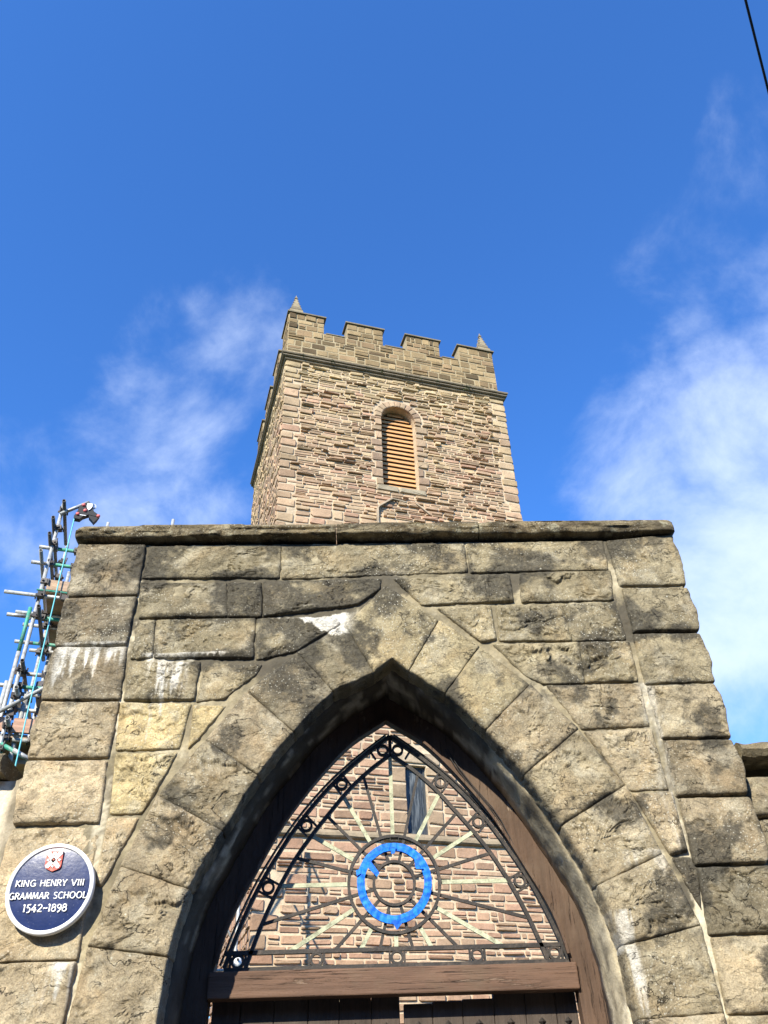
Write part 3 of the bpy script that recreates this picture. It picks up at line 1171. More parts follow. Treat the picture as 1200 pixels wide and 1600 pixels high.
# inner order of the arch: a rough rendered lining, one strip per side
def lining():
    prof = [(-.035, .085), (.004, .098), (.012, .115), (.017, .15), (.018, .19), (.018, .23), (.018, .28), (.018, .36), (.0, .362)]
    v, f, c = [], [], []
    for side in (1, -1):
        rows = []
        for off, y in prof:
            cur = resample(offset_curve(ICURVE, off), 230)
            rows.append(np.stack([CX + side * cur[:, 0], np.full(len(cur), y), cur[:, 1]], 1))
        A = np.array(rows)
        P = A.reshape(-1, 3)
        n_ = fbm(P * 9 + 4, 4) * .005 + fbm(P * 40, 3) * .002
        P = P + np.stack([-side * n_, n_ * .4, -n_ * .3], 1)
        P[:, 0] = np.where(P[:, 0] * side < CX * side, CX, P[:, 0])
        m_ = A.shape[1]
        base = len(v)
        v += [tuple(p) for p in P]
        for i in range(len(prof) - 1):
            for j in range(m_ - 1):
                a = base + i * m_ + j
                q = (a, a + 1, a + m_ + 1, a + m_)
                f.append(q if side > 0 else q[::-1])
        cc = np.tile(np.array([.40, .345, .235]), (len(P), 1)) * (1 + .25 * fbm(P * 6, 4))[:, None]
        k = sstep(P[:, 2] + .35 * fbm(P * 5 + 9, 4), *((2.80, 3.1) if side > 0 else (1.2, 2.2)))[:, None] * .93  # painted shade: near-black high up and down the left, cream left at lower right
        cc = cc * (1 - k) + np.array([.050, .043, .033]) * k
        k = sstep(fbm(P * np.array([9, 9, 4]) + 50, 4), .15, .5)[:, None] * .5
        cc = cc * (1 - k) + np.array([.66, .60, .46]) * k
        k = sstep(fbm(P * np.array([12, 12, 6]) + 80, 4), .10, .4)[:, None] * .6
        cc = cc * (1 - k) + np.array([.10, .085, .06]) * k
        c += [tuple(x) for x in np.clip(cc, .02, .8)]
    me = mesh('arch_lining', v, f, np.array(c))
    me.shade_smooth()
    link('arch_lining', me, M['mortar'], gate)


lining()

# ================================================================== WOODEN FRAME, FANLIGHT, GATE LEAVES
FW0, FW1 = -.03, .118        # the frame boards, measured in from the stone
gf = thing('timber_arch', 'brown painted wooden frame lining the pointed arch, with a heavy crossbeam', 'gate frame')
for side in (-1, 1):
    a = resample(offset_curve(ICURVE, FW0), 120)
    b_ = resample(offset_curve(ICURVE, FW1), 120)
    v, f = [], []
    for y in (.366, .435):
        for cur in (a, b_):
            for p in cur:
                v.append((CX + side * p[0], y, p[1]))
    n = 120
    for i in range(n - 1):
        for q0, q1 in ((0, 1), (3, 2), (2, 0), (1, 3)):
            f.append((q0 * n + i, q0 * n + i + 1, q1 * n + i + 1, q1 * n + i))
    f += [(0, n, 3 * n, 2 * n), (n - 1, 3 * n - 1, 4 * n - 1, 2 * n - 1)]
    me = mesh('frame_board', v, f)
    o = link('frame_board', me, M['frame_wood'], gf)
    fix_normals(o)
mb = MB()
mb.box(CX - .775, CX + .775, .345, .435, 2.142, 2.243)
tr = mb.build('crossbeam', M['transom_wood'], gf)
bv = tr.modifiers.new('bevel', 'BEVEL')
bv.width = .006
bv.segments = 2
# a strip of beading round the inner edge of the frame and a loose wire stapled to it
mb = MB()
cur = [p for p in resample(offset_curve(ICURVE, FW1 + .006), 90) if p[1] > 2.25]
for side in (-1, 1):
    mb.sweep([(CX + side * p[0], .352, p[1]) for p in cur], .012, .016)
mb.build('beading', M['frame_wood'], gf)
mb = MB()
for dx in (0, .012):
    mb.sweep([(.43 + dx, .352, 3.19), (.475 + dx, .350, 3.10), (.535 + dx, .351, 3.01), (.62 + dx, .350, 2.90), (.655 + dx, .351, 2.84), (.72, .351, 2.71)], .004, .004)
mb.build('wire', M['cable'], gf)

FY = .395
fan = thing('iron_fanlight', 'black wrought iron fanlight of radiating spokes, rings and small circles above the crossbeam', 'fanlight',
            (.162, FY, 2.25))
FX, FZ = .162, 2.25


def bl(name, mb_, mat, smooth=False):
    """mesh given in world metres -> child of the fanlight"""
    mb_.v = [(p[0] - FX, p[1] - FY, p[2] - FZ) for p in mb_.v]
    return mb_.build(name, mat, fan, smooth)


INNER = [(0, 3.184), (.105, 3.105), (.204, 3.013), (.290, 2.912), (.372, 2.810), (.450, 2.700), (.525, 2.565), (.588, 2.424), (.645, 2.262)]
OUTER = [(0, 3.278), (.135, 3.175), (.250, 3.075), (.345, 2.975), (.445, 2.850), (.535, 2.712), (.612, 2.575), (.678, 2.424), (.735, 2.262)]
ic, oc = catmull(INNER, 8), catmull(OUTER, 8)
for nm, cu, w_, d_ in (('inner_arc', ic, .016, .022), ('outer_arc', oc, .016, .026)):
    for side in (-1, 1):
        mb = MB()
        mb.sweep([(FX + side * p[0], FY, p[1]) for p in cu], w_, d_)
        fix_normals(bl(nm, mb, M['iron']))
for side in (-1, 1):
    mb = MB()
    mb.sweep([(FX + side * (p[0] + .020), FY + .012, p[1] + .012) for p in oc], .007, .02)
    fix_normals(bl('edging_rod', mb, M['iron']))
for z in (2.318, 2.254):
    mb = MB()
    mb.bar((FX - .735, FY, z), (FX + .735, FY, z), .0165, .022)
    fix_normals(bl('bottom_rail', mb, M['iron']))
HX, HZ = .160, 2.585


def ring(name, cx, cz, r, w_, d_, mat, y=FY, n=48, jit=0):
    mb = MB()
    rr = random.Random(int(r * 1000))
    mb.sweep([(cx + (r + rr.uniform(-jit, jit)) * math.cos(2 * math.pi * k / n), y + rr.uniform(-jit, jit), cz + (r + rr.uniform(-jit, jit)) * math.sin(2 * math.pi * k / n)) for k in range(n)], w_, d_, closed=True)
    o = bl(name, mb, mat)
    fix_normals(o)
    return o


ring('outer_ring', HX, HZ, .205, .013, .026, M['iron'])
ring('inner_ring', HX, HZ, .092, .012, .026, M['iron'], n=40)
NODES = [(.037, 3.206), (.239, 3.040), (.404, 2.848), (.567, 2.580), (.680, 2.286)]
cells = [(FX + s * x, z, x, s) for x, z in NODES for s in (-1, 1)] + [(FX - .345, 2.286, None, 0), (FX, 2.286, None, 0), (FX + .345, 2.286, None, 0)]
def bracket(a, b, w_):
    mb = MB()
    mb.bar(a, b, w_, .018)
    fix_normals(bl('bracket', mb, M['iron']))


for x, z, dx, s in cells:
    ring('circle', x, z, .024, .0105, .020, M['iron'], n=20)
    if s == 0 or dx > .66:
        for e in (-.032, .032):
            bracket((x + e, FY, 2.254), (x + e, FY, 2.319), .008)
    elif dx < .05:
        bracket((x - s * .037 + s * .004, FY, 3.18), (x - s * .037 + s * .004, FY, 3.27), .008)
        bracket((x + s * .036, FY, z - .045), (x + s * .060, FY, z - .008), .008)
    else:
        # direction of the arc here
        ang = math.atan2(-(.75 if dx < .3 else 1.0 if dx < .5 else 1.9), 1.0)
        t = Vector((s * math.cos(ang), 0, math.sin(ang)))
        nn = Vector((-t.z * s, 0, t.x * s)) * 1.0
        for e in (-.032, .032):
            p = Vector((x, FY, z)) + t * e
            bracket(p - nn * .036, p + nn * .036, .008)


def ray_hit(ang):
    """where a ray from the hub meets the inner arc or the bottom rail"""
    d = np.array([math.cos(ang), math.sin(ang)])
    best = None
    segs = [((FX + s * a[0], a[1]), (FX + s * b[0], b[1])) for s in (-1, 1) for a, b in zip(ic, ic[1:])]
    segs.append(((FX - .735, 2.318), (FX + .735, 2.318)))
    for a, b in segs:
        a, b = np.array(a), np.array(b)
        e = b - a
        den = d[0] * e[1] - d[1] * e[0]
        if abs(den) < 1e-9:
            continue
        w = a - np.array([HX, HZ])
        t = (w[0] * e[1] - w[1] * e[0]) / den
        u = (w[0] * d[1] - w[1] * d[0]) / den
        if t > 0 and -.001 <= u <= 1.001 and (best is None or t < best):
            best = t
    return best or .3


for k in range(24):
    ang = R(90 + 15 * k)
    t = ray_hit(ang)
    light = k % 2 == 0
    d = Vector((math.cos(ang), 0, math.sin(ang)))
    h = Vector((HX, FY, HZ))
    mb = MB()
    if light:
        mb.bar(h + d * .205, h + d * t, .0175, .009, up=(0, 1, 0))
    else:
        mb.bar(h + d * .092, h + d * t, .0130, .012)
    fix_normals(bl('spoke', mb, M['verdigris'] if light else M['iron']))
# little maker's tag at the top of the ring
mb = MB()
mb.sweep([(HX - .012, FY - .014, HZ + .182), (HX - .012, FY - .014, HZ + .200), (HX + .026, FY - .014, HZ + .200), (HX + .026, FY - .014, HZ + .182)], .005, .004, closed=True)
bl('buckle', mb, M['iron'])

# blue tape wound round the spokes between the two rings
tape = thing('blue_tape_ring', 'bright blue adhesive tape wound in a ring on the spokes of the iron fanlight', 'tape', (HX, FY - .018, HZ))
rr = random.Random(3)
v, f = [], []
n = 240
for k in range(n):
    a = 2 * math.pi * k / n
    wob = .0010 * math.sin(a * 3 + 1) + .0005 * math.sin(a * 11) 
    r0 = .134 + wob 
    r1 = .168 + .6 * wob 
    dy = .0016 * math.sin(a * 9) + .0010 * math.sin(a * 31 + 2)
    for r_, y_ in ((r0, -.004 + dy), ((r0 + r1) / 2, -.0055 + dy), (r1, -.004 + dy), (r1, .012), (r0, .012)):
        v.append((r_ * math.cos(a), y_, r_ * math.sin(a) * 1.02))
for k in range(n):
    for i in range(5):
        f.append((k * 5 + i, k * 5 + (i + 1) % 5, ((k + 1) % n) * 5 + (i + 1) % 5, ((k + 1) % n) * 5 + i))
o = link('tape_band', mesh('tape_band', v, f), M['tape'], tape)
fix_normals(o)
for pts, y in (([(.094, .098), (.102, .102), (.118, .056), (.130, .060), (.134, .052), (.102, .052), (.096, .060)], -.012),
               ([(-.128, .075), (-.106, .095), (-.066, .040), (-.078, .024)], -.004),
               ([(-.172, .052), (-.150, .060), (-.150, .038), (-.168, .028)], -.008),
               ([(-.016, .150), (.012, .150), (.006, .122), (-.008, .118)], -.013),
               ([(-.018, -.160), (.034, -.162), (.004, -.196)], -.004)):
    mb = MB()
    mb.prism(pts, y - .0015, y + .0015)
    o = mb.build('tape_end', M['tape'], tape)
    fix_normals(o)

# gate leaves: planks with diamond studs
def leaf(x0, x1, ztop, label, pl):
    g = thing('gate_leaf', label, 'gate', ((x0 + x1) / 2, .452, 0))
    cx = (x0 + x1) / 2
    nP = len(pl) - 1
    for i in range(nP):
        mb = MB()
        up_ = (.040 if i > 2 else .012 if i == 2 else 0) if x0 > 0 else 0
        mb.box(pl[i] - cx + .0008, pl[i + 1] - cx - .0008, 0, .045, .04, ztop + up_ + (.004 if i % 2 else -.003))
        o = mb.build('plank', M['leaf_wood'], g)
        o.modifiers.new('bevel', 'BEVEL').width = .003
        for z in (2.040, 1.60, 1.15, .70, .25):
            mb = MB()
            xs = (pl[i] + pl[i + 1]) / 2 - cx
            w_ = .017
            mb.add([(xs - w_, 0, z), (xs, 0, z + w_), (xs + w_, 0, z), (xs, 0, z - w_), (xs, -.018, z)],
                   [(0, 1, 4), (1, 2, 4), (2, 3, 4), (3, 0, 4), (3, 2, 1, 0)])
            mb.build('stud', M['iron'], o)
    for z in (ztop - .10, 1.2, .35):
        mb = MB()
        mb.box(x0 - cx + .01, x1 - cx - .01, .046, .085, z - .07, z + .07)
        mb.build('rail', M['leaf_wood'], g)
    return g


leaf(-.62, .168, 2.17, 'left gate leaf of dark studded planks, hanging under the crossbeam', [-.62, -.50, -.360, -.217, -.087, .048, .168])
leaf(.184, .915, 2.122, 'right gate leaf of dark studded planks, its top a little below the crossbeam', [.184, .305, .432, .565, .698, .828, .918])

# ================================================================== BLUE PLAQUE
PX, PZ, PR = -1.218, 2.487, .170
plq = thing('round_plaque', 'round navy blue plaque with a white rim, white lettering and a small red shield', 'plaque', (PX, -.040, PZ))
prof = [(0, -.024), (.05, -.0238), (.10, -.0225), (.145, -.0195), (.1535, -.0185), (.1535, -.0215), (.157, -.0245), (.164, -.0245), (.1695, -.021), (PR, -.012), (PR, 0), (.160, .002), (0, .002)]
n = 96
v, f, mi = [(0, prof[0][1], 0)], [], []
for r_, y_ in prof[1:-1]:
    for k in range(n):
        v.append((r_ * math.cos(2 * math.pi * k / n), y_, r_ * math.sin(2 * math.pi * k / n)))
v.append((0, .002, 0))
for k in range(n):
    f.append((0, 1 + k, 1 + (k + 1) % n))
for q in range(len(prof) - 3):
    for k in range(n):
        a, b = 1 + q * n + k, 1 + q * n + (k + 1) % n
        f.append((a, a + n, b + n, b))
last = 1 + (len(prof) - 3) * n
for k in range(n):
    f.append((last + k, len(v) - 1, last + (k + 1) % n))
nd = n + 3 * n   # faces of the disc itself
disc = MB()
disc.add(v[:1 + 4 * n], f[:n + 3 * n])
o = disc.build('disc', M['navy'], plq, True)
fix_normals(o)
rim = MB()
f2 = [tuple(i - (1 + 3 * n) for i in q) for q in f[n + 3 * n:]]
rim.add(v[1 + 3 * n:], f2)
o = rim.build('rim', M['white'], plq, True)
fix_normals(o)

# lettering drawn with a broad nib: each glyph is a list of strokes in a box 1 high
def arc(cx, cz, rx, rz, a0, a1, n=14):
    return [(cx + rx * math.cos(R(a0 + (a1 - a0) * i / n)), cz + rz * math.sin(R(a0 + (a1 - a0) * i / n))) for i in range(n + 1)]


G = {
    'K': (.66, [[(.1, 0), (.1, 1)], [(.60, 1), (.12, .48)], [(.22, .56), (.66, 0)]]),
    'I': (.20, [[(.1, 0), (.1, 1)]]),
    'N': (.80, [[(.1, 0), (.1, 1)], [(.1, 1), (.70, 0)], [(.70, 0), (.70, 1)]]),
    'G': (.84, [arc(.47, .5, .37, .5, 50, 315), [(.76, .05), (.76, .45)], [(.52, .45), (.80, .45)]]),
    'H': (.78, [[(.1, 0), (.1, 1)], [(.68, 0), (.68, 1)], [(.1, .52), (.68, .52)]]),
    'E': (.58, [[(.1, 0), (.1, 1)], [(.1, .97), (.54, .97)], [(.1, .53), (.48, .53)], [(.1, .03), (.56, .03)]]),
    'R': (.68, [[(.1, 0), (.1, 1)], [(.1, .97)] + arc(.32, .74, .26, .23, 90, -90) + [(.1, .50)], [(.32, .5), (.68, 0)]]),
    'Y': (.70, [[(.04, 1), (.36, .48)], [(.68, 1), (.36, .48)], [(.36, .48), (.36, 0)]]),
    'V': (.72, [[(.04, 1), (.36, 0)], [(.36, 0), (.68, 1)]]),
    'A': (.78, [[(.04, 0), (.40, 1)], [(.40, 1), (.76, 0)], [(.17, .33), (.63, .33)]]),
    'M': (.94, [[(.06, 0), (.18, 1)], [(.18, 1), (.47, .12)], [(.47, .12), (.78, 1)], [(.78, 1), (.90, 0)]]),
    'S': (.56, [arc(.30, .745, .22, .235, 30, 255) + arc(.28, .25, .24, .25, 75, -150)]),
    'C': (.76, [arc(.47, .5, .37, .5, 48, 312)]),
    'O': (.92, [arc(.46, .5, .38, .49, 0, 360, 28)]),
    'L': (.56, [[(.1, 0), (.1, 1)], [(.1, .03), (.54, .03)]]),
    '1': (.30, [[(.16, 0), (.16, 1)], [(.16, 1), (.03, .86)]]),
    '5': (.54, [[(.14, .97), (.50, .99)], [(.14, .97), (.12, .56)], [(.12, .56)] + arc(.22, .26, .26, .34, 88, -110)]),
    '4': (.62, [[(.40, 1), (.04, .28)], [(.04, .28), (.60, .28)], [(.42, .62), (.42, -.06)]]),
    '2': (.58, [arc(.28, .72, .22, .27, 165, -25) + [(.06, .03)], [(.06, .03), (.56, .03)]]),
    '~': (.52, [[(.04, .40), (.16, .52), (.30, .44), (.44, .46), (.50, .56)]]),
    '8': (.56, [arc(.28, .76, .19, .22, 0, 360, 20), arc(.28, .28, .24, .27, 0, 360, 20)]),
    '9': (.56, [arc(.28, .68, .22, .26, 0, 360, 20), [(.50, .66), (.48, .35), (.34, .02), (.16, -.10)]]),
}


def word(txt, x0, x1, z0, h, shear=0.0):
    adv, x = [], 0
    for ch in txt:
        adv.append(x)
        x += G[ch][0] + .10
    tot = x - .10
    sx = (x1 - x0) / (tot * h)
    for ch, ax in zip(txt, adv):
        mb = MB()
        for q, st in enumerate(G[ch][1]):
            P = [((ax + p[0]) * h * sx + shear * p[1] * h, p[1] * h) for p in st]
            Q = []
            for a, b in zip(P, P[1:]):
                m_ = max(1, int(math.hypot(b[0] - a[0], b[1] - a[1]) / (h * .18)))
                Q += [(a[0] + (b[0] - a[0]) * i / m_, a[1] + (b[1] - a[1]) * i / m_) for i in range(m_)]
            Q.append(P[-1])
            closed = math.hypot(P[0][0] - P[-1][0], P[0][1] - P[-1][1]) < 1e-6
            L = len(Q)

            def wf(k, Q=Q, L=L, closed=closed):
                a, b = Q[max(k - 1, 0)], Q[min(k + 1, L - 1)]
                th = math.atan2(b[1] - a[1], b[0] - a[0])
                w = h * (.088 + .078 * abs(math.sin(th - R(-25))))
                if not closed and (k == 0 or k == L - 1):
                    w *= 1.45
                return w
            mb.sweep([(x0 - PX + p[0], -.0245 - .0003 * q, z0 - PZ + p[1]) for p in Q], h * .15, .0035, wf=wf)
        o = mb.build('letter', M['white'], plq)
        fix_normals(o)


word('KING', -1.354, -1.274, 2.493, .0235)
word('HENRY', -1.258, -1.154, 2.493, .0235)
word('VIII', -1.137, -1.087, 2.493, .0235)
word('GRAMMAR', -1.369, -1.214, 2.4465, .0235)
word('SCHOOL', -1.196, -1.068, 2.4465, .0235)
word('1542~1898', -1.304, -1.136, 2.400, .0265)
# shield
SH = [(-.037, .137), (.028, .137), (.029, .080), (.024, .070), (-.003, .060), (-.030, .072), (-.036, .082)]
mb = MB()
mb.prism(SH, -.030, -.020)
sh = fix_normals(mb.build('shield', M['red'], plq))


def shp(name, mat, polys, y0, y1):
    mb_ = MB()
    for p in polys:
        mb_.prism(p, y0, y1)
    return fix_normals(mb_.build(name, mat, sh))


shp('saltire', M['white'], [[(-.036, .136), (-.023, .136), (.025, .080), (.020, .071), (.013, .071), (-.036, .126)],
                            [(.027, .136), (.014, .136), (-.034, .082), (-.028, .073), (-.020, .073), (.027, .126)]], -.0325, -.0299)
shp('charge', M['white'], [[(-.004 + .008 * math.cos(R(a)), .127 + .007 * math.sin(R(a))) for a in range(0, 360, 45)]], -.0335, -.0299)
for cx_, cz_ in ((-.026, .103), (.019, .103), (-.004, .079)):
    shp('charge', M['white'], [[(cx_ + r_ * math.cos(R(a)), cz_ + r_ * math.sin(R(a))) for a, r_ in zip(range(0, 360, 36), [.007, .003] * 5)]], -.0335, -.0299)
shp('boss', M['red'], [[(-.004 + .0035 * math.cos(R(a)), .104 + .0035 * math.sin(R(a))) for a in range(0, 360, 45)]], -.0345, -.0315)
for sx_, sz_ in ((-.12, -.115), (.12, -.115), (0, .145)):
    pass

# ================================================================== SIDE WALLS
def low_coping(parent, x0, x1, zt, yf, seed):
    mb_ = MB()
    nx = int((x1 - x0) / .02)
    ny = 9
    sec = [(.30, zt - .01), (.15, zt), (yf + .03, zt), (yf, zt - .02), (yf - .006, zt - .045), (yf + .01, zt - .075), (.06, zt - .082), (.30, zt - .08)]
    v_, f_ = [], []
    for i in range(nx + 1):
        for q in sec:
            v_.append((x0 + (x1 - x0) * i / nx, q[0], q[1]))
    m_ = len(sec)
    for i in range(nx):
        for j in range(m_):
            f_.append((i * m_ + j, i * m_ + (j + 1) % m_, (i + 1) * m_ + (j + 1) % m_, (i + 1) * m_ + j))
    f_.append(tuple(range(m_)))
    f_.append(tuple(nx * m_ + j for j in reversed(range(m_))))
    P = np.array(v_)
    n_ = fbm(P * 7 + seed, 4)
    led = sstep(fbm(P * np.array([3, 8, 30]) + seed, 3), 0, .15)
    P[:, 1] -= (P[:, 1] < .1) * (.016 * n_ - .012 * led)
    P[:, 2] += .010 * n_
    c_ = np.tile(np.array([.19, .16, .10]), (len(P), 1)) * (1 + .4 * fbm(P * 12, 3))[:, None]
    me = mesh('coping_stone', P, f_, np.clip(c_, .03, .5))
    o_ = link('coping_stone', me, M['gate'], parent)
    fix_normals(o_)
    return o_


lw = thing('boundary_wall', 'low cream rendered wall with a rough stone coping, left of the gateway', 'wall', (-1.5, 0, 0))
rw = thing('boundary_wall', 'low coursed stone wall with a ragged dark coping, right of the gateway', 'wall', (1.75, 0, 0))


def shift(o_, root):
    o_.location = (o_.location[0] - root.location[0], o_.location[1] - root.location[1], o_.location[2] - root.location[2])
    return o_


# left: render sheet, uneven
xs = np.linspace(-5.2, -1.43, 190)
zs = np.linspace(0, 2.965, 150)
X, Z = np.meshgrid(xs, zs, indexing='ij')
Pq = np.stack([X.ravel(), np.zeros(X.size), Z.ravel()], 1)
Pq[:, 1] = .06 - .014 * fbm(Pq * 4, 4) - .003 * fbm(Pq * 22, 3)
# fillet of mortar against the gateway
Pq[:, 1] -= .045 * sstep(Pq[:, 0], -1.52, -1.44)
cc = np.tile(np.array([.60, .53, .40]), (len(Pq), 1)) * (1 + .15 * fbm(Pq * 3, 4))[:, None]
k = sstep(Pq[:, 0], -1.525, -1.495)[:, None] * (.75 + .25 * np.clip(fbm(Pq * 8, 3), -1, 1))[:, None]
cc = cc * (1 - k) + np.array([.12, .10, .065]) * k
nz = len(zs)
ii, jj = np.meshgrid(np.arange(len(xs) - 1), np.arange(nz - 1), indexing='ij')
a = (ii * nz + jj).ravel()
Fq = np.stack([a, a + nz, a + nz + 1, a + 1], 1)
me = mesh('render_coat', Pq, Fq, np.clip(cc, .02, .8))
me.shade_smooth()
shift(link('render_coat', me, M['mortar'], lw), lw)
mb = MB()
mb.box(-5.2, -1.47, .09, .40, 0, 2.97, (.4, .36, .28))
shift(mb.build('wall_core', M['tmortar'], lw), lw)
for i, (x0, x1) in enumerate([(-5.2, -4.2), (-4.17, -3.3), (-3.27, -2.3), (-2.27, -1.545)]):
    shift(low_coping(lw, x0, x1, 3.052 + .004 * (i % 2), -.05 + .01 * (i % 2), i), lw)
# right: core, coursed rough stones, coping with an open shadow gap beneath
mb = MB()
mb.box(1.70, 5.4, .13, .42, 0, 2.93, (.30, .26, .18))
shift(mb.build('wall_core', M['tmortar'], rw), rw)
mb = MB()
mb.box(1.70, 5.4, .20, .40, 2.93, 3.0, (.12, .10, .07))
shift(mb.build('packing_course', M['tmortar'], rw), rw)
for i, (x0, x1) in enumerate([(1.745, 2.45), (2.47, 3.3), (3.33, 4.4), (4.43, 5.4)]):
    shift(low_coping(rw, x0, x1, 3.078 + .004 * (i % 2), .015 + .01 * (i % 2), 10 + i), rw)
rnd = random.Random(44)
z = 2.935
row = 0
while z > .05:
    h_ = rnd.uniform(.15, .25)
    x = 1.735 + .03 * math.sin(row * 2)
    while x < 2.9:
        w_ = rnd.uniform(.20, .42)
        o_ = rock_stone([(x, z - .012), (x + w_, z - .012), (x + w_, max(z - h_ + .012, .01)), (x, max(z - h_ + .012, .01))], .02, .1, 600 + row * 9 + int(x * 5),
                        np.array((.27, .235, .165)) * rnd.uniform(.75, 1.15), rw, dn=.018)
        o_.location.y += .10
        shift(o_, rw)
        x += w_ + .028
    z -= h_
    row += 1

# ================================================================== THE CHURCH TOWER
TAU = 0.2533
TX, TY = -2.128, 14.274
TW, TD = 7.34, 6.5           # front width, depth
tower = thing('church_tower', 'tall square church tower of pinkish rubble stone with battlements and a wooden louvred window', 'tower', (TX, TY, 0), TAU)
WX0, WX1, WZ0, WZS = 3.05, 4.16, 17.08, 19.83       # louvred opening: sides, sill, spring of its round head
WR = (WX1 - WX0) / 2
WC = (WX0 + WX1) / 2
LX0, LX1, LZ0, LZ1 = 3.33, 3.83, 7.20, 8.78         # narrow glazed window lower down
rnd = random.Random(21)


def louvre_outline(grow=0.0, n=18, z0=WZ0):
    pts = [(WX0 - grow, z0 - grow), ]
    for i in range(n + 1):
        a = math.pi - math.pi * i / n
        pts.append((WC + (WR + grow) * math.cos(a), WZS + (WR + grow) * math.sin(a)))
    pts.append((WX1 + grow, z0 - grow))
    return pts


LOUV = louvre_outline()
LOW = [(LX0, LZ0), (LX0, LZ1), (LX1, LZ1), (LX1, LZ0)]


def sheet(name, outer, holes, y, mat, parent, col, depth=None):
    """flat wall face with holes; holes get reveals going back by depth"""
    loops = [[Vector((p[0], p[1], 0)) for p in outer]] + [[Vector((p[0], p[1], 0)) for p in h] for h in holes]
    flat = [p for l in loops for p in l]
    v = [(p.x, y, p.y) for p in flat]
    f = [tuple(t) for t in tessellate_polygon(loops)]
    if depth:
        n0 = len(outer)
        for h in holes:
            k0 = len(v)
            v += [(p[0], y + depth, p[1]) for p in h]
            m_ = len(h)
            for i in range(m_):
                j = (i + 1) % m_
                f.append((n0 + i, n0 + j, k0 + j, k0 + i))
            n0 += m_
    me = mesh(name, v, f, col)
    return link(name, me, mat, parent)


ZC = 21.58           # underside of the cornice
sheet('front_mortar', [(.02, 0), (.02, ZC), (TW - .02, ZC), (TW - .02, 0)], [LOUV[::-1], LOW[::-1]], .014, M['tmortar'], tower,
      (.46, .365, .25), depth=.42)
mb = MB()
mb.box(.03, TW - .03, .45, TD, 0, ZC, (.42, .33, .22))
mb.box(.015, .40, .04, .449, 0, ZC, (.50, .38, .26))
mb.box(TW - .40, TW - .015, .04, .449, 0, ZC, (.50, .38, .26))
mb.build('wall_core', M['tmortar'], tower)


def tower_tint(z, rr, par=False):
    """stone colours of the tower: pink and red lower down, yellow-grey towards the top"""
    if par:
        c = rr.choice([(.33, .275, .165), (.27, .225, .135), (.36, .30, .18), (.40, .34, .21), (.24, .195, .12), (.34, .27, .17)])
    else:
        k = min(1, max(0, (z - 17.0) / 4.5))
        low = rr.choice([(.43, .28, .205), (.47, .33, .235), (.39, .255, .19), (.49, .37, .26), (.43, .31, .22), (.46, .31, .23), (.38, .27, .20), (.51, .40, .29)])
        if z > 15:
            low = rr.choice([(.45, .34, .25), (.47, .37, .265), (.41, .315, .235), (.48, .40, .29), (.43, .29, .225), (.38, .30, .22), (.50, .42, .30)])
        high = rr.choice([(.43, .36, .235), (.46, .39, .255), (.38, .315, .215), (.48, .415, .28), (.42, .33, .235), (.44, .38, .24)])
        if rr.random() < k:
            c = high
        else:
            c = low
    if not par and z > 20.2 and rr.random() < (z - 20.2) / 1.3:
        c = rr.choice([(.52, .47, .32), (.50, .44, .28), (.46, .42, .27)])
    m0 = np.array((.44, .345, .235))
    c = tuple(np.array(c) * .72 + m0 * .28) if not par else c
    s = rr.uniform(.60, .92)
    if not par and z < 12:
        return (c[0] * s * .98, c[1] * s * .86, c[2] * s * .78)
    if par:
        d_ = .55 if rr.random() < .16 else 1.0
        return (c[0] * s * .96 * d_, c[1] * s * .82 * d_, c[2] * s * .70 * d_)
    return (c[0] * s * 1.10, c[1] * s * .97, c[2] * s * .85)


def cobble(t0, t1, z0, z1, proud, rr, wav=0.0, cut=.22):
    """a rough block: outline of eight corners, side ring, front ring, raised middle. Returns local verts (t, out, z) and faces"""
    w, h = t1 - t0, z1 - z0
    c = min(w * .3, h * .5) * 1.0
    q = lambda: rr.uniform(.15, .75) * cut / .22 * c
    j = lambda: rr.uniform(-.22, .22) * h
    out = [(t0 + q(), z0 + abs(j()) * .5), (t1 - q(), z0 + abs(j()) * .5), (t1 - abs(j()) * .3, z0 + q()), (t1 - abs(j()) * .3, z1 - q()),
           (t1 - q(), z1 - abs(j()) * .5), (t0 + q(), z1 - abs(j()) * .5), (t0 + abs(j()) * .3, z1 - q()), (t0 + abs(j()) * .3, z0 + q())]
    cx, cz = (t0 + t1) / 2, (z0 + z1) / 2
    v = []
    tl, tz = rr.uniform(-.25, .25) * proud / w, rr.uniform(-.1, .5) * proud / h
    for (x, z) in out:
        v.append((x, -.03, z))
    for (x, z) in out:
        v.append((x + (cx - x) * .03, proud * .55 + rr.uniform(-.1, .1) * proud, z + (cz - z) * .06))
    for (x, z) in out:
        v.append((x + (cx - x) * .10, proud * rr.uniform(.8, 1.15) + (x - cx) * tl + (z - cz) * tz, z + (cz - z) * .17))
    v.append((cx + rr.uniform(-.15, .15) * w, proud * rr.uniform(.8, 1.15), cz + rr.uniform(-.12, .12) * h))
    f = []
    for k in range(2):
        for i in range(8):
            a, b = k * 8 + i, k * 8 + (i + 1) % 8
            f.append((a, b, b + 8, a + 8))
    for i in range(8):
        f.append((16 + i, 16 + (i + 1) % 8, 24))
    return v, f, (cx, cz, w, h)


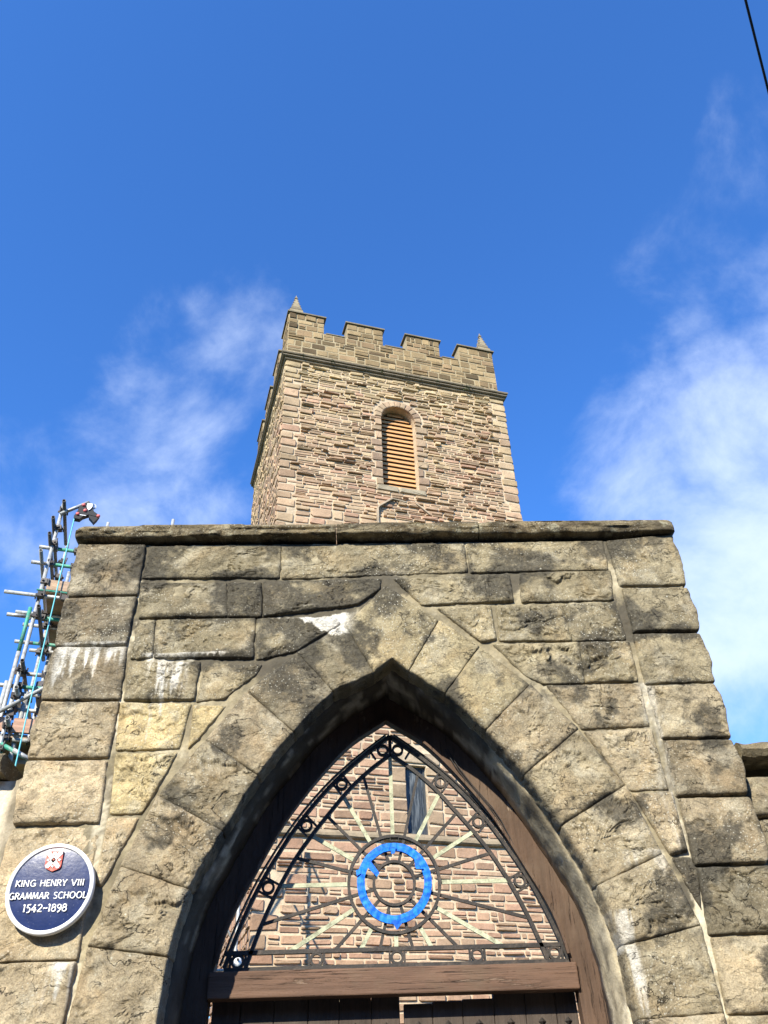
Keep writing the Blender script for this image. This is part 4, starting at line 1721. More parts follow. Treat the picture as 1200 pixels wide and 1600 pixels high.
def lay(x0, x1, z0, z1, hr, wr, gap, proud, rr, holes=None, split=.25, wavy=.03, cut=.15):
    """courses of stones in a rectangle; holes(zlo, zhi) gives spans to leave free"""
    out = []
    z = z0
    row = 0
    while z < z1 - .04:
        h = min(rr.uniform(*hr), z1 - z)
        if z1 - (z + h) < hr[0] * .6:
            h = z1 - z
        spans = [(x0, x1)]
        for a, b in (holes(z, z + h) if holes else []):
            ns = []
            for s, e in spans:
                if b <= s or a >= e:
                    ns.append((s, e))
                else:
                    if a - s > .07:
                        ns.append((s, a))
                    if e - b > .07:
                        ns.append((b, e))
            spans = ns
        for s, e in spans:
            x = s
            while x < e - .03:
                w = rr.uniform(*wr) * (1.15 if rr.random() < .2 else 1) * (.6 if rr.random() < .2 else 1)
                if e - (x + w) < wr[0] * .7:
                    w = e - x
                parts = [(z, z + h)]
                if rr.random() < split and h > hr[0] * 1.25:
                    m_ = z + h * rr.uniform(.38, .62)
                    parts = [(z, m_), (m_, z + h)]
                for a, b in parts:
                    g = gap * rr.uniform(.6, 1.3)
                    p = proud[0] + (proud[1] - proud[0]) * rr.random() ** 2.6
                    v, f, info = cobble(x + g / 2, x + w - g / 2, a + g / 2, b - g / 2, p, rr, cut=cut)
                    out.append([v, f, info])
                x += w
        z += h
        row += 1
    if wavy:
        for st in out:
            V = np.array(st[0])
            V[:, 2] += wavy * perlin(np.stack([V[:, 0] * .9, V[:, 2] * 1.1, V[:, 0] * 0 + 2.2], 1))
            st[0] = V
            st[2] = (V[-1, 0], V[-1, 2], st[2][2], st[2][3])
    return out


def jamb(z):
    return .20 + .16 * (int(z / .33) % 2)


def front_holes(za, zb):
    hs = []
    zm = (za + zb) / 2
    q = .30 + .20 * (int(za / .42) % 2)
    if za > WZ0 - .30 and za < WZS + WR + .28:
        if zm < WZ0:
            hs.append((WX0 - .2, WX1 + .2))
        elif zm < WZS:
            hs.append((WX0 - widest(JROWS[-1], za, zb, .2) - .01, WX1 + widest(JROWS[1], za, zb, .2) + .01))
        else:
            rr_ = WR + .27
            d = max(0, min(abs(za - WZS), abs(zb - WZS)))
            if d < rr_:
                s = math.sqrt(rr_ ** 2 - d ** 2)
                hs.append((WC - s, WC + s))
    if zb > LZ0 - .02 and za < LZ1 + .30:
        hs.append((LX0 - .36, LX1 + .36))
    if zb > 7.02 and za < 7.20:
        hs.append((-1, 9))
    return hs


qr = random.Random(31)
QROWS = {}
for side in (0, 1):
    z, rows = 0.0, []
    while z < ZC - .05:
        h = min(qr.uniform(.20, .38), ZC - z)
        rows.append((z, z + h, qr.uniform(.24, .36) + (.20 if len(rows) % 2 else 0) + (.12 if qr.random() < .15 else 0)))
        z += h
    QROWS[side] = rows
JROWS = {}
for side in (-1, 1):
    z, rows = WZ0 - .02, []
    while z < WZS - .02:
        h = min(qr.uniform(.18, .36), WZS - z)
        rows.append((z, z + h, qr.uniform(.16, .24) + (.14 if len(rows) % 2 else 0)))
        z += h
    JROWS[side] = rows


def widest(rows, za, zb, least):
    return max([r_[2] for r_ in rows if r_[1] > za + .02 and r_[0] < zb - .02] + [least])


def quoin_holes(za, zb):
    return [(-.1, widest(QROWS[0], za, zb, .2)), (TW - widest(QROWS[1], za, zb, .2), TW + .1)]


def both(za, zb):
    return front_holes(za, zb) + quoin_holes(za, zb)


stones = []     # [verts, faces, info, colour, place]  place: how (t, out, z) goes into the tower's own axes
rr = random.Random(77)
frontmap = lambda V: np.stack([V[:, 0], -V[:, 1], V[:, 2]], 1)


def keep(lst, mp, colf):
    for v, f, info in lst:
        stones.append([mp(np.array(v)), f, info, colf(info, rr)])


# big face, in bands of different character
keep(lay(0, TW, 0, 4.4, (.16, .28), (.3, .7), .035, (.02, .05), rr, both), frontmap, lambda i, r: tower_tint(i[1], r))
keep(lay(0, TW, 4.4, 7.02, (.10, .24), (.20, .62), .040, (.006, .055), rr, both), frontmap, lambda i, r: tower_tint(i[1], r))
keep(lay(0, TW, 7.22, 9.6, (.10, .24), (.20, .62), .040, (.006, .055), rr, both), frontmap, lambda i, r: tower_tint(i[1], r))
keep(lay(0, TW, 9.6, 15.9, (.16, .28), (.35, .7), .035, (.02, .05), rr, both), frontmap, lambda i, r: tower_tint(i[1], r))
keep(lay(0, TW, 15.9, ZC, (.066, .160), (.14, .58), .030, (.003, .085), rr, both, split=.18), frontmap, lambda i, r: tower_tint(i[1], r))
# quoins, long and short, turning the corner
for side in (0, 1):
    for z0, z1, L in QROWS[side]:
        if z1 > 7.02 and z0 < 7.2:
            continue
        a, b = (-.015, L - .01) if side == 0 else (TW - L + .01, TW + (.035 if rr.random() < .3 else .012))
        keep([cobble(a, b, z0 + .014, z1 - .014, rr.uniform(.012, .04), rr, cut=.13)], frontmap, lambda i_, r: tuple(x * .93 for x in tower_tint(i_[1], r)))
# dressed jambs of the louvred window
def dressed(i_, r):
    c = r.choice([(.46, .37, .26), (.42, .34, .24), (.48, .40, .28), (.44, .345, .25), (.34, .27, .20)])
    f_ = r.uniform(.56, .80)
    return (c[0] * f_ * 1.08, c[1] * f_ * .95, c[2] * f_ * .86)


for side in (-1, 1):
    for z0, z1, L in JROWS[side]:
        a, b = (WX0 - L, WX0 + .01) if side < 0 else (WX1 - .01, WX1 + L)
        keep([cobble(a, b, z0 + .010, z1 - .010, rr.uniform(.02, .05), rr, cut=.10)], frontmap, dressed)
# ring of arch stones
nv = 11
for i in range(nv):
    a0, a1 = math.pi - math.pi * i / nv - .012, math.pi - math.pi * (i + 1) / nv + .012
    r0, r1 = WR - .015, WR + .20 + (.02 if i % 2 else 0)
    ol = [(r0, a0), (r0, (a0 + a1) / 2), (r0, a1), (r1, a1), (r1, (a0 + a1) / 2), (r1, a0)]
    P = [(WC + r * math.cos(a), WZS + r * math.sin(a)) for r, a in ol]
    c0 = np.mean(P, 0)
    v = [(p[0], -.05, p[1]) for p in P] + [(p[0], .03, p[1]) for p in P] + [(p[0] + (c0[0] - p[0]) * .2, .045, p[1] + (c0[1] - p[1]) * .2) for p in P] + [(c0[0], .05, c0[1])]
    f = [(k * 6 + q, k * 6 + (q + 1) % 6, k * 6 + 6 + (q + 1) % 6, k * 6 + 6 + q) for k in range(2) for q in range(6)] + [(12 + q, 12 + (q + 1) % 6, 18) for q in range(6)]
    stones.append([frontmap(np.array(v)), f, (c0[0], c0[1], .2, .2), dressed(None, rr)])
# sill stones
for a, b in ((WX0 - .2, WC - .1), (WC - .08, WX1 + .2)):
    keep([cobble(a, b, WZ0 - .22, WZ0 - .02, .06, rr, cut=.08)], frontmap, lambda i_, r: (.31, .26, .18))
# jambs of the narrow window
for side in (-1, 1):
    z = LZ0 - .0
    i = 0
    while z < LZ1 + .02:
        h = min(rr.uniform(.22, .40), LZ1 + .03 - z)
        a, b = (LX0 - .35, LX0 + .01) if side < 0 else (LX1 - .01, LX1 + .35)
        if h > .05:
            keep([cobble(a, b, z + .010, z + h - .010, rr.uniform(.02, .03), rr, cut=.07)], frontmap, lambda i_, r: tuple(x * .82 for x in dressed(i_, r)))
        z += h
        i += 1
keep([cobble(LX0 - .35, LX1 + .35, LZ1 + .04, LZ1 + .30, .04, rr, cut=.06)], frontmap, lambda i_, r: (.36, .28, .19))

# parapet: squared blocks
MER = [(0.0, 1.20), (1.97, 3.23), (4.05, 5.25), (5.95, 7.22)]
SMER = [(0.0, 1.15), (1.78, 2.92), (3.55, 4.70), (5.35, 6.50)]
Z1, Z2, Z3 = 21.90, 23.20, 23.95
pcol = lambda i_, r: tower_tint(i_[1], r, True)
keep(lay(0, 7.22, Z1, Z2, (.17, .31), (.20, .62), .026, (.003, .035), rr, None, split=.22, wavy=0, cut=.10), frontmap, pcol)
for a, b in MER:
    keep(lay(a, b, Z2, Z3, (.17, .31), (.20, .52), .026, (.003, .035), rr, None, split=.2, wavy=0, cut=.10), frontmap, pcol)
# left hand face of the tower (faces -x in its own axes)
leftmap = lambda V: np.stack([-V[:, 1], V[:, 0], V[:, 2]], 1)
rightmap = lambda V: np.stack([np.where(V[:, 2] > 21.88, 7.22, TW) + V[:, 1], V[:, 0], V[:, 2]], 1)
side_stones = []


def side_holes(za, zb):
    return [(4.05, 4.35)] if 18.0 < (za + zb) / 2 < 19.2 else []


for lst, mp in ((lay(.02, TD, 0, ZC, (.12, .24), (.22, .6), .034, (.012, .05), rr, side_holes), leftmap),
                (lay(.02, TD, Z1, Z2, (.20, .30), (.30, .6), .024, (.004, .02), rr, None, wavy=0, cut=.1), leftmap),
                (lay(.02, TD, 12, ZC, (.16, .26), (.3, .6), .03, (.01, .05), rr, None), rightmap),
                (lay(.02, TD, Z1, Z2, (.22, .30), (.36, .6), .024, (.004, .02), rr, None, wavy=0, cut=.1), rightmap)):
    for v, f, info in lst:
        side_stones.append([mp(np.array(v)), f, info, tower_tint(info[1], rr, info[1] > Z1)])
for a, b in SMER:
    for mp in (leftmap, rightmap):
        for v, f, info in lay(a + .02, b, Z2, Z3, (.20, .30), (.30, .55), .024, (.004, .02), rr, None, wavy=0, cut=.1):
            side_stones.append([mp(np.array(v)), f, info, tower_tint(info[1], rr, True)])

# the 300 that show largest are parts of their own, the rest is one mass
Tm = Matrix.Translation((TX, TY, 0)) @ Matrix.Rotation(TAU, 4, 'Z')


def shown(info):
    p = Tm @ Vector((info[0], 0, info[1]))
    d = p - CAM
    z = info[1]
    if z < 15.9:
        # seen only through the fanlight
        t = (FY + 3.6) / (p.y + 3.6)
        fx, fz = d.x * t - FX, CAM.z + d.z * t
        if fz < 2.25 or fz > 3.25 or abs(fx) > .74 * (3.3 - fz) ** .6:
            return 0
    return info[2] * info[3] / d.length_squared * abs((d.normalized()).dot(Vector((math.sin(TAU), -math.cos(TAU), 0))))


rank = sorted(range(len(stones)), key=lambda i: -shown(stones[i][2]))
own = set(rank[:300])
for i in rank[:300]:
    v, f, info, col = stones[i]
    o3 = v[-1]
    o = link('stone', mesh('stone', v - o3, f, col), M['rubble'], tower)
    o.location = tuple(map(float, o3))


def mass(name, lst, mat, parent, label=None):
    V, F, Cc = [], [], []
    n_ = 0
    for v, f, info, col in lst:
        V.append(v)
        F += [tuple(a + n_ for a in q) for q in f]
        Cc.append(np.tile(np.array(col), (len(v), 1)))
        n_ += len(v)
    o_ = link(name, mesh(name, np.concatenate(V), F, np.concatenate(Cc)), mat, parent)
    o_['kind'] = 'stuff'
    return o_


mass('rubble_masonry', [stones[i] for i in rank[300:]] + side_stones, M['rubble'], tower)


# cornice and string course, mitred round three sides
def around(name, prof, mat, col, y_out=0.0, seg=40, jag=.008):
    v, f = [], []
    path = []
    for i in range(seg + 1):
        path.append((-1, TD - TD * i / seg, 0))
    corner = []
    for out, z in prof:
        pts = []
        for i in range(seg + 1):
            s = (TD + .1) - (TD + .1 + out) * i / seg
            pts.append((-out, s))
        for i in range(1, seg * 2 + 1):
            pts.append((-out + (TW + 2 * out) * i / (seg * 2), -out))
        for i in range(1, seg + 1):
            pts.append((TW + out, -out + (TD + .1 + out) * i / seg))
        corner.append([(p[0], p[1], z) for p in pts])
    n_ = len(corner[0])
    for r_ in corner:
        v += r_
    P = np.array(v)
    nn_ = fbm(P * np.array([2.2, 2.2, 5]), 3) * jag
    P[:, 2] += nn_
    P[:, 1] += nn_ * .7
    for k in range(len(prof) - 1):
        for i in range(n_ - 1):
            a = k * n_ + i
            f.append((a, a + 1, a + n_ + 1, a + n_))
    me = mesh(name, P, f, col)
    o_ = link(name, me, mat, tower)
    return fix_normals(o_)


around('cornice', [(-.05, 21.93), (.10, 21.90), (.155, 21.87), (.165, 21.83), (.150, 21.80), (.10, 21.79), (.09, 21.775), (.125, 21.755), (.125, 21.725), (.10, 21.705), (.045, 21.695), (.04, 21.68), (.055, 21.66), (.04, 21.63), (-.05, 21.60)],
       M['rubble'], (.17, .14, .095), seg=40, jag=.014)
around('string_course', [(-.05, 7.24), (.03, 7.21), (.09, 7.14), (.095, 7.08), (.06, 7.05), (-.05, 7.02)], M['rubble'], (.24, .19, .125), jag=.012)
# parapet cores, merlon cores and their copings
mb = MB()
th = .45
pc = (.31, .25, .15)
PW = 7.22
for (a, b, c_, d_) in ((.006, PW - .006, .006, th), (.006, PW - .006, TD - th, TD), (.006, th, th, TD - th), (PW - th, PW - .006, th, TD - th)):
    mb.box(a, b, c_, d_, Z1 - .3, Z2 + .005, pc)
mb.build('parapet_wall', M['tmortar'], tower)


def slab(mb_, x0, x1, y0, y1, z, seedv):
    o_ = .055
    mb_.box(x0 - o_, x1 + o_, y0 - o_, y1 + o_, z, z + .055, (.17, .145, .10))
    mb_.box(x0 - o_ + .05, x1 + o_ - .05, y0 - o_ + .05, y1 + o_ - .05, z + .055, z + .09, (.22, .19, .12))


def merlon(x0, x1, y0, y1):
    a = MB()
    a.box(x0 + .012, x1 - .012, y0 + .012, y1 - .012, Z2, Z3, pc)
    o_ = a.build('merlon', M['tmortar'], tower)
    b_ = MB()
    slab(b_, x0, x1, y0, y1, Z3, 0)
    b_.build('coping', M['rubble'], o_)


for i, (a, b) in enumerate(MER):
    merlon(a, b, 0, th)
    if i in (1, 2):
        merlon(a, b, TD - th, TD)
for i, (a, b) in enumerate(SMER):
    y0 = th if i == 0 else a
    merlon(0, th, y0 + (.0 if i else .0), b)
    merlon(PW - th, PW, y0, b)
# thin coping in the gaps
mb = MB()
for g in ((1.20, 1.97), (3.23, 4.05), (5.25, 5.95)):
    mb.box(g[0] + .06, g[1] - .06, -.02, th, Z2 + .005, Z2 + .04, (.20, .17, .11))
mb.build('gap_coping', M['rubble'], tower)['kind'] = 'stuff'
# pinnacles
for (px, py) in ((.24, .24), (PW - .26, .24)):
    mb = MB()
    c1, c2 = (.24, .20, .13), (.17, .14, .095)
    zb = Z3 + .085

    def frust(r0, r1, za, zb_, col):
        v_ = [(px + s * r0, py + t * r0, za) for s, t in ((-1, -1), (1, -1), (1, 1), (-1, 1))] + [(px + s * r1, py + t * r1, zb_) for s, t in ((-1, -1), (1, -1), (1, 1), (-1, 1))]
        mb.add(v_, [(3, 2, 1, 0), (4, 5, 6, 7)] + [(i, (i + 1) % 4, 4 + (i + 1) % 4, 4 + i) for i in range(4)], col)
    frust(.235, .215, zb, zb + .17, c1)
    frust(.225, .20, zb + .17, zb + .20, c2)
    frust(.185, .165, zb + .20, zb + .36, c2)
    frust(.15, .03, zb + .36, zb + .94, c1)
    frust(.052, .052, zb + .94, zb + .99, c2)
    frust(.032, .008, zb + .99, zb + 1.14, c1)
    o = mb.build('pinnacle', M['rubble'], tower)
    for q in range(3):
        for s, t in ((-1, -1), (1, -1), (1, 1), (-1, 1)):
            r_ = .15 - .12 * (q + .6) / 3.4
            zz = zb + .36 + .58 * (q + .6) / 3.4
            k_ = MB()
            k_.box(px + s * r_ - .018, px + s * r_ + .018, py + t * r_ - .018, py + t * r_ + .018, zz - .02, zz + .022, c2)
            k_.build('crocket', M['rubble'], o)

# louvred window
lou = bpy.data.objects.new('louvre_window', None)
C.objects.link(lou)
lou.parent = tower
ZR = WZS + WR
nsl = 19
pit = (ZR - WZ0) / nsl
for i in range(nsl):
    z0 = WZ0 + pit * i
    zt = z0 + pit * .90
    zz = z0 + pit * .5
    half = WR if zt < WZS else math.sqrt(max(WR ** 2 - (zt - WZS - .05) ** 2, .01))
    half = min(half, WR) - .005
    mb = MB()
    a, b = WC - half, WC + half
    mb.add([(a, .265, z0), (b, .265, z0), (b, .325, zt), (a, .325, zt), (a, .285, z0 - .004), (b, .285, z0 - .004), (b, .347, zt), (a, .347, zt)],
           [(0, 1, 2, 3), (7, 6, 5, 4), (0, 4, 5, 1), (3, 2, 6, 7), (0, 3, 7, 4), (1, 5, 6, 2)])
    fix_normals(mb.build('slat', M['louvre'], lou))
mb = MB()
mb.prism(louvre_outline(-.002)[::-1], .38, .40)
fix_normals(mb.build('backing', M['black'], lou))
# narrow glazed window
gw = bpy.data.objects.new('window', None)
C.objects.link(gw)
gw.parent = tower
mb = MB()
mb.box(LX0 + .03, LX1 - .03, .165, .175, LZ0 + .03, LZ1 - .03)
mb.build('pane', M['glass'], gw)
for nm, bx in (('frame', (LX0, LX0 + .045, .13, .20, LZ0, LZ1)), ('frame', (LX1 - .045, LX1, .13, .20, LZ0, LZ1)),
               ('frame', (LX0 + .045, LX1 - .045, .13, .20, LZ0, LZ0 + .04)), ('frame', (LX0 + .045, LX1 - .045, .13, .20, LZ1 - .04, LZ1)),
               ('glazing_bar', (LX1 - .125, LX1 - .105, .150, .172, LZ0 + .04, LZ1 - .04))):
    mb = MB()
    mb.box(*bx)
    mb.build(nm, M['lead'], gw)
# hood mould of a blocked window under the louvres
mb = MB()
mb.sweep([(2.83, -.07, 15.0), (2.83, -.07, 15.6), (2.83, -.07, 16.12), (2.87, -.07, 16.2), (3.28, -.07, 16.55)], .045, .11, col=(.34, .27, .19))
mb.sweep([(3.28, -.06, 16.55), (3.50, -.055, 16.53), (3.72, -.05, 16.50)], .035, .08, col=(.26, .22, .16))
mb.sweep([(3.98, -.06, 16.50), (4.15, -.06, 16.38), (4.38, -.06, 16.17)], .04, .10, col=(.34, .27, .19))
fix_normals(mb.build('hood_mould', M['rubble'], tower))
# slit in the side wall
mb = MB()
mb.box(-.012, .04, 4.08, 4.32, 18.05, 19.15)
mb.build('slit_window', M['black'], tower)
# tufts of weed rooted in the cornice
rw_ = random.Random(9)
mb = MB()
for t in (.5, 1.45, 2.6, 3.1, 4.4, 5.0, 6.05, 3.9):
    big_ = 1.5 if t in (6.05,) else rw_.uniform(.4, .8)
    for q in range(int(26 * big_)):
        a = rw_.uniform(0, 6.28)
        l_ = rw_.uniform(.04, .11) * big_
        p = Vector((t + rw_.gauss(0, .05 * big_), -.14 + rw_.uniform(-.04, .03), 21.80 + rw_.uniform(-.12, .05) * big_))
        d_ = Vector((math.cos(a) * .7, -abs(rw_.gauss(.5, .3)), rw_.uniform(-.8, .7))) * l_
        s_ = Vector((.012, 0, .008))
        mb.add([p - s_, p + s_, p + d_], [(0, 1, 2)])
o = mb.build('weeds', M['turf'], tower)
o['kind'] = 'stuff'

# ================================================================== SCAFFOLDING BEHIND THE GATEWAY
SX, SY = -3.571, 4.451
scaf = thing('scaffolding', 'tall scaffold of grey and green tubes rising behind the left end of the gateway', 'scaffold', (SX, SY, 0), TAU)
TR = .0215


def at(p0, p12, s):
    """follow the sight line between two readings taken at s = 0 and s = 1.2"""
    k = s / 1.2
    return (p0[0] + (p12[0] - p0[0]) * k, s, p0[1] + (p12[1] - p0[1]) * k)


def tube(a, b, mat='galv', name='tube', parent=None, r=TR):
    mb_ = MB()
    mb_.tube(a, b, r, seg=14)
    o_ = mb_.build(name, M[mat], parent or scaf, True)
    fix_normals(o_)
    return o_


cp_mb = MB()
cp_mb.box(-.036, .036, -.036, .036, -.030, .030)
cp_mb.box(-.055, .0, -.014, .014, -.012, .012)
cp_mb.box(.0, .018, -.058, .058, -.010, .010)
cp_mb.tube((.03, -.05, -.03), (.03, -.05, .05), .009, 6, False)
cp_mb.tube((-.05, .03, -.04), (-.05, .03, .03), .009, 6, False)
cp_me = mesh('coupler', cp_mb.v, cp_mb.f)
cp_me.materials.append(M['coupler'])
crn = random.Random(2)


def coupler(p, parent=None):
    o_ = bpy.data.objects.new('coupler', cp_me)
    C.objects.link(o_)
    o_.parent = parent or scaf
    o_.location = p
    o_.rotation_euler = (crn.uniform(-.15, .15), crn.uniform(-.15, .15), crn.choice([0, 1.57, 3.14, 4.7]) + crn.uniform(-.2, .2))
    return o_


# standards
tube((.02, 0, 0), (.02, 0, 8.07))
tube((.07, .75, 0), (.07, .75, 7.98), 'galv')
tube((.11, 1.25, 0), (.10, 1.25, 7.86), 'galv')
tube((-.045, .03, 6.02), (-.045, .03, 6.57), 'green')
tube((-.045, .03, 4.4), (-.045, .03, 6.02), 'galv')
tube((-.085, .05, 0), (-.085, .05, 5.68), 'galv')
tube((.13, .10, 4.3), (.13, .10, 5.60), 'galv', r=.026)
tube((.03, .06, 4.2), (.03, .06, 5.05), 'green')
tube((1.32, .75, 0), (1.32, .75, 8.58), 'galv')
tube((.50, .75, 0), (.50, .75, 8.44 - .06), 'galv')
tube((1.32, 0, 0), (1.32, 0, 7.5), 'galv')
# tubes running away from the street
for t, z, s1, mt in ((.050, 7.92, .70, 'galv_shaded'), (-.02, 7.66, 1.2, 'galv_shaded'), (-.012, 7.43, 1.3, 'galv_shaded'), (.075, 6.46, 1.05, 'galv_shaded'),
                     (.055, 5.80, 1.25, 'galv_shaded'), (.065, 5.50, .5, 'galv'), (.055, 5.17, .5, 'galv'), (-.055, 7.18, 2.4, 'galv')):
    tube((t, -.22, z), (t + .004, s1, z), mt)
# tubes running along the scaffold
TT = [((-.10, 7.37), (-.31, 8.17), .04, 'green', 1.45), ((-.14, 7.15), (-.36, 7.91), .05, 'green', 1.45), ((-.35, 6.72), (-.59, 7.42), -.05, 'galv', 1.45),
      ((-.24, 6.44), (-.47, 7.11), .45, 'green', 1.4), ((-.18, 6.48), (-.40, 7.16), .50, 'galv', 1.4), ((-.07, 6.34), (-.28, 6.99), .75, 'galv', 1.4),
      ((-.09, 6.12), (-.30, 6.75), 1.05, 'green', 1.4), ((.06, 6.04), (-.13, 6.65), 1.2, 'galv', 1.4), ((.12, 5.76), (-.06, 6.34), .05, 'green', 1.4),
      ((-.17, 5.61), (-.38, 6.16), .08, 'green', 1.4), ((.08, 5.53), (-.10, 6.07), .12, 'galv', 1.4), ((.12, 5.04), (-.06, 5.51), .05, 'galv', 1.4),
      ((-.25, 5.36), (-.4, 5.85), .10, 'galv', 1.4)]
for p0, p12, s, mt, te in TT:
    a = at(p0, p12, s)
    o = tube(a, (te, s, a[2] - .01), mt)
    if mt == 'green':   # bare end where the green band stops
        tube((a[0] - .02, s, a[2]), (a[0] + .19, s, a[2] - .002), 'galv', r=TR + .0008)
    coupler((.02 + .02, s - .01, a[2] + .0))
    coupler((.30, s, a[2]))
for z in (7.92, 7.66, 7.43, 6.46, 5.80, 5.50, 5.17, 6.9, 5.30, 4.95):
    coupler((.035, .0, z))
for z in (7.43, 7.66, 7.2, 6.76, 6.4, 5.8):
    coupler((.07, .72, z))
# braces
tube((-.10, -.06, 5.26), (1.2, -.06, 6.32), 'galv')
tube((.03, -.04, 4.97), (.62, .0, 4.70), 'green')
tube((.16, -.045, 4.915), (.36, -.03, 4.822), 'galv', r=TR + .001)
# platforms
def platform(z, t0, t1, s0, s1, n, toe=True):
    w_ = (t1 - t0) / n
    for i in range(n):
        b_ = MB()
        b_.box(t0 + w_ * i + .004, t0 + w_ * (i + 1) - .004, s0 + crn.uniform(-.03, .03), s1 + crn.uniform(-.05, .05), z, z + .038)
        b_.build('board', M['board'], scaf)


platform(6.775, .07, 1.45, .02, 2.4, 6)
b = MB()
b.box(.07, 1.45, -.02, .018, 6.80, 6.93)
b.build('toe_board', M['board'], scaf)
b = MB()
b.tube((-.02, -.03, 6.775), (1.4, -.03, 6.77), .012, 8, False)
fix_normals(b.build('edge_tube', M['green'], scaf))
platform(5.07, -.9, 1.4, .05, 1.2, 8)
for t0, t1 in ((-1.2, .06), (.09, 1.4)):
    b = MB()
    b.box(t0, t1, -.01, .03, 5.115, 5.262)
    b.build('toe_board', M['toe'], scaf)
for z, s in ((4.93, .25), (4.84, .55)):
    b = MB()
    b.box(-.9, 1.4, s, s + .2, z - .04, z)
    b.build('board', M['board'], scaf)

# the hoist on its arm
arm = tube((.02, -.05, 7.84), (.31, -.05, 8.075), 'galv')
hoist = thing('hoist', 'black rope hoist with red caps and a white badge hanging from a scaffold arm', 'hoist',
              tuple(Matrix.Translation((SX, SY, 0)) @ Matrix.Rotation(TAU, 4, 'Z') @ Vector((.28, -.05, 7.95))), TAU)
mb = MB()
body = [(-.095, -.165), (-.10, -.13), (-.075, -.06), (-.062, .02), (-.03, .07), (.03, .10), (.09, .075), (.085, .02), (.115, -.03), (.185, -.075), (.16, -.10), (.06, -.085), (.0, -.125), (-.03, -.168)]
mb.prism(body, -.035, .035)
fix_normals(mb.build('body', M['black'], hoist))
mb = MB()
mb.prism([(.06, -.075), (.185, -.075), (.165, -.135), (.135, -.19), (.115, -.165), (.07, -.12)], -.03, .03)
fix_normals(mb.build('spout', M['black'], hoist))
for x_, z_ in ((-.02, .045), (.012, -.035), (-.062, -.10), (.175, -.09)):
    mb = MB()
    for k, (r_, y_) in enumerate(((.021, -.034), (.021, -.046), (.013, -.055))):
        pass
    ring_ = []
    v, f = [], []
    for r_, y_ in ((.022, -.03), (.022, -.044), (.014, -.053)):
        v += [(x_ + r_ * math.cos(2 * math.pi * k / 12), y_, z_ + r_ * math.sin(2 * math.pi * k / 12)) for k in range(12)]
    v.append((x_, -.056, z_))
    for q in range(2):
        f += [(q * 12 + k, q * 12 + (k + 1) % 12, q * 12 + 12 + (k + 1) % 12, q * 12 + 12 + k) for k in range(12)]
    f += [(24 + k, 24 + (k + 1) % 12, 36) for k in range(12)]
    mb.add(v, f)
    fix_normals(mb.build('cap', M['pink'], hoist, True))
mb = MB()
mb.prism([(.022, .075), (.078, .075), (.084, .035), (.070, -.005), (.050, -.03), (.030, -.005), (.018, .035)], -.048, -.035)
fix_normals(mb.build('badge', M['white'], hoist))
mb = MB()
mb.prism([(-.04, -.105), (.035, -.105), (.03, -.114), (-.04, -.114)], -.04, -.034)
fix_normals(mb.build('label_strip', M['white'], hoist))
mb = MB()
mb.sweep([(.095, 0, .105), (.115, 0, .085), (.118, 0, .06), (.10, 0, .035), (.088, 0, .03)], .012, .012)
fix_normals(mb.build('hook', M['galv'], hoist))
rope = thing('hoist_rope', 'thin turquoise rope hanging down the scaffold from the black hoist', 'rope', tuple(Matrix.Translation((SX, SY, 0)) @ Matrix.Rotation(TAU, 4, 'Z') @ Vector((.19, -.07, 7.80))), TAU)
mb = MB()
pts = [(0, 0, 0), (.004, 0, -.9), (.014, -.004, -1.8), (.018, -.006, -2.5), (.03, -.01, -3.1), (.045, 0, -4.2), (.05, 0, -7.7)]
for a, b in zip(pts, pts[1:]):
    mb.tube(a, b, .0075, 6, False)
fix_normals(mb.build('strand', M['rope'], rope))

# ------------------------------------------------------------------ second scaffold beside the tower
sc2 = thing('scaffolding', 'scaffold bay beside the tower, one pale pole showing through the fanlight', 'scaffold', (-2.10, 12.2, 0), 0)
for a, b, mt in (((0, 0, 0), (0, 0, 8.42), 'galv'), ((-1.15, -.05, 0), (-1.15, -.05, 8.2), 'galv'), ((-1.9, .02, 7.08), (.24, .02, 7.05), 'green'),
                 ((-1.3, .03, 4.2), (.20, .03, 4.2), 'galv'), ((-1.02, .06, 6.25), (-.02, .06, 8.35), 'galv'), ((-.05, -.05, 8.4), (.26, -.05, 7.75), 'galv'),
                 ((-.62, .05, 5.6), (.10, .05, 4.35), 'galv'), ((-.02, -.8, 7.0), (-.02, .5, 7.0), 'galv_shaded')):
    tube(a, b, mt, parent=sc2, r=.030 if a == (0, 0, 0) else TR)
for z in (7.05, 4.2, 8.3):
    coupler((0, .0, z), sc2)
lamp = thing('yard_lamp', 'small white round lamp seen through the bottom left circle of the fanlight', 'lamp', (-1.99, 11.6, 4.20), 0)
v, f = [], []
for i in range(9):
    th_ = math.pi * i / 8
    for k in range(16):
        v.append((.085 * math.sin(th_) * math.cos(k * math.pi / 8), .085 * math.sin(th_) * math.sin(k * math.pi / 8), .10 * math.cos(th_)))
for i in range(8):
    for k in range(16):
        f.append((i * 16 + k, i * 16 + (k + 1) % 16, (i + 1) * 16 + (k + 1) % 16, (i + 1) * 16 + k))
link('globe', mesh('globe', v, f), M['white'], lamp, True)
mb = MB()
mb.tube((.03, -.10, .03), (.03, -.06, .03), .02, 12, False)
fix_normals(mb.build('eye', M['black'], lamp))
mb = MB()
mb.tube((0, 0, -.09), (0, 0, -4.2), .03, 10, False)
fix_normals(mb.build('post', M['galv'], lamp))

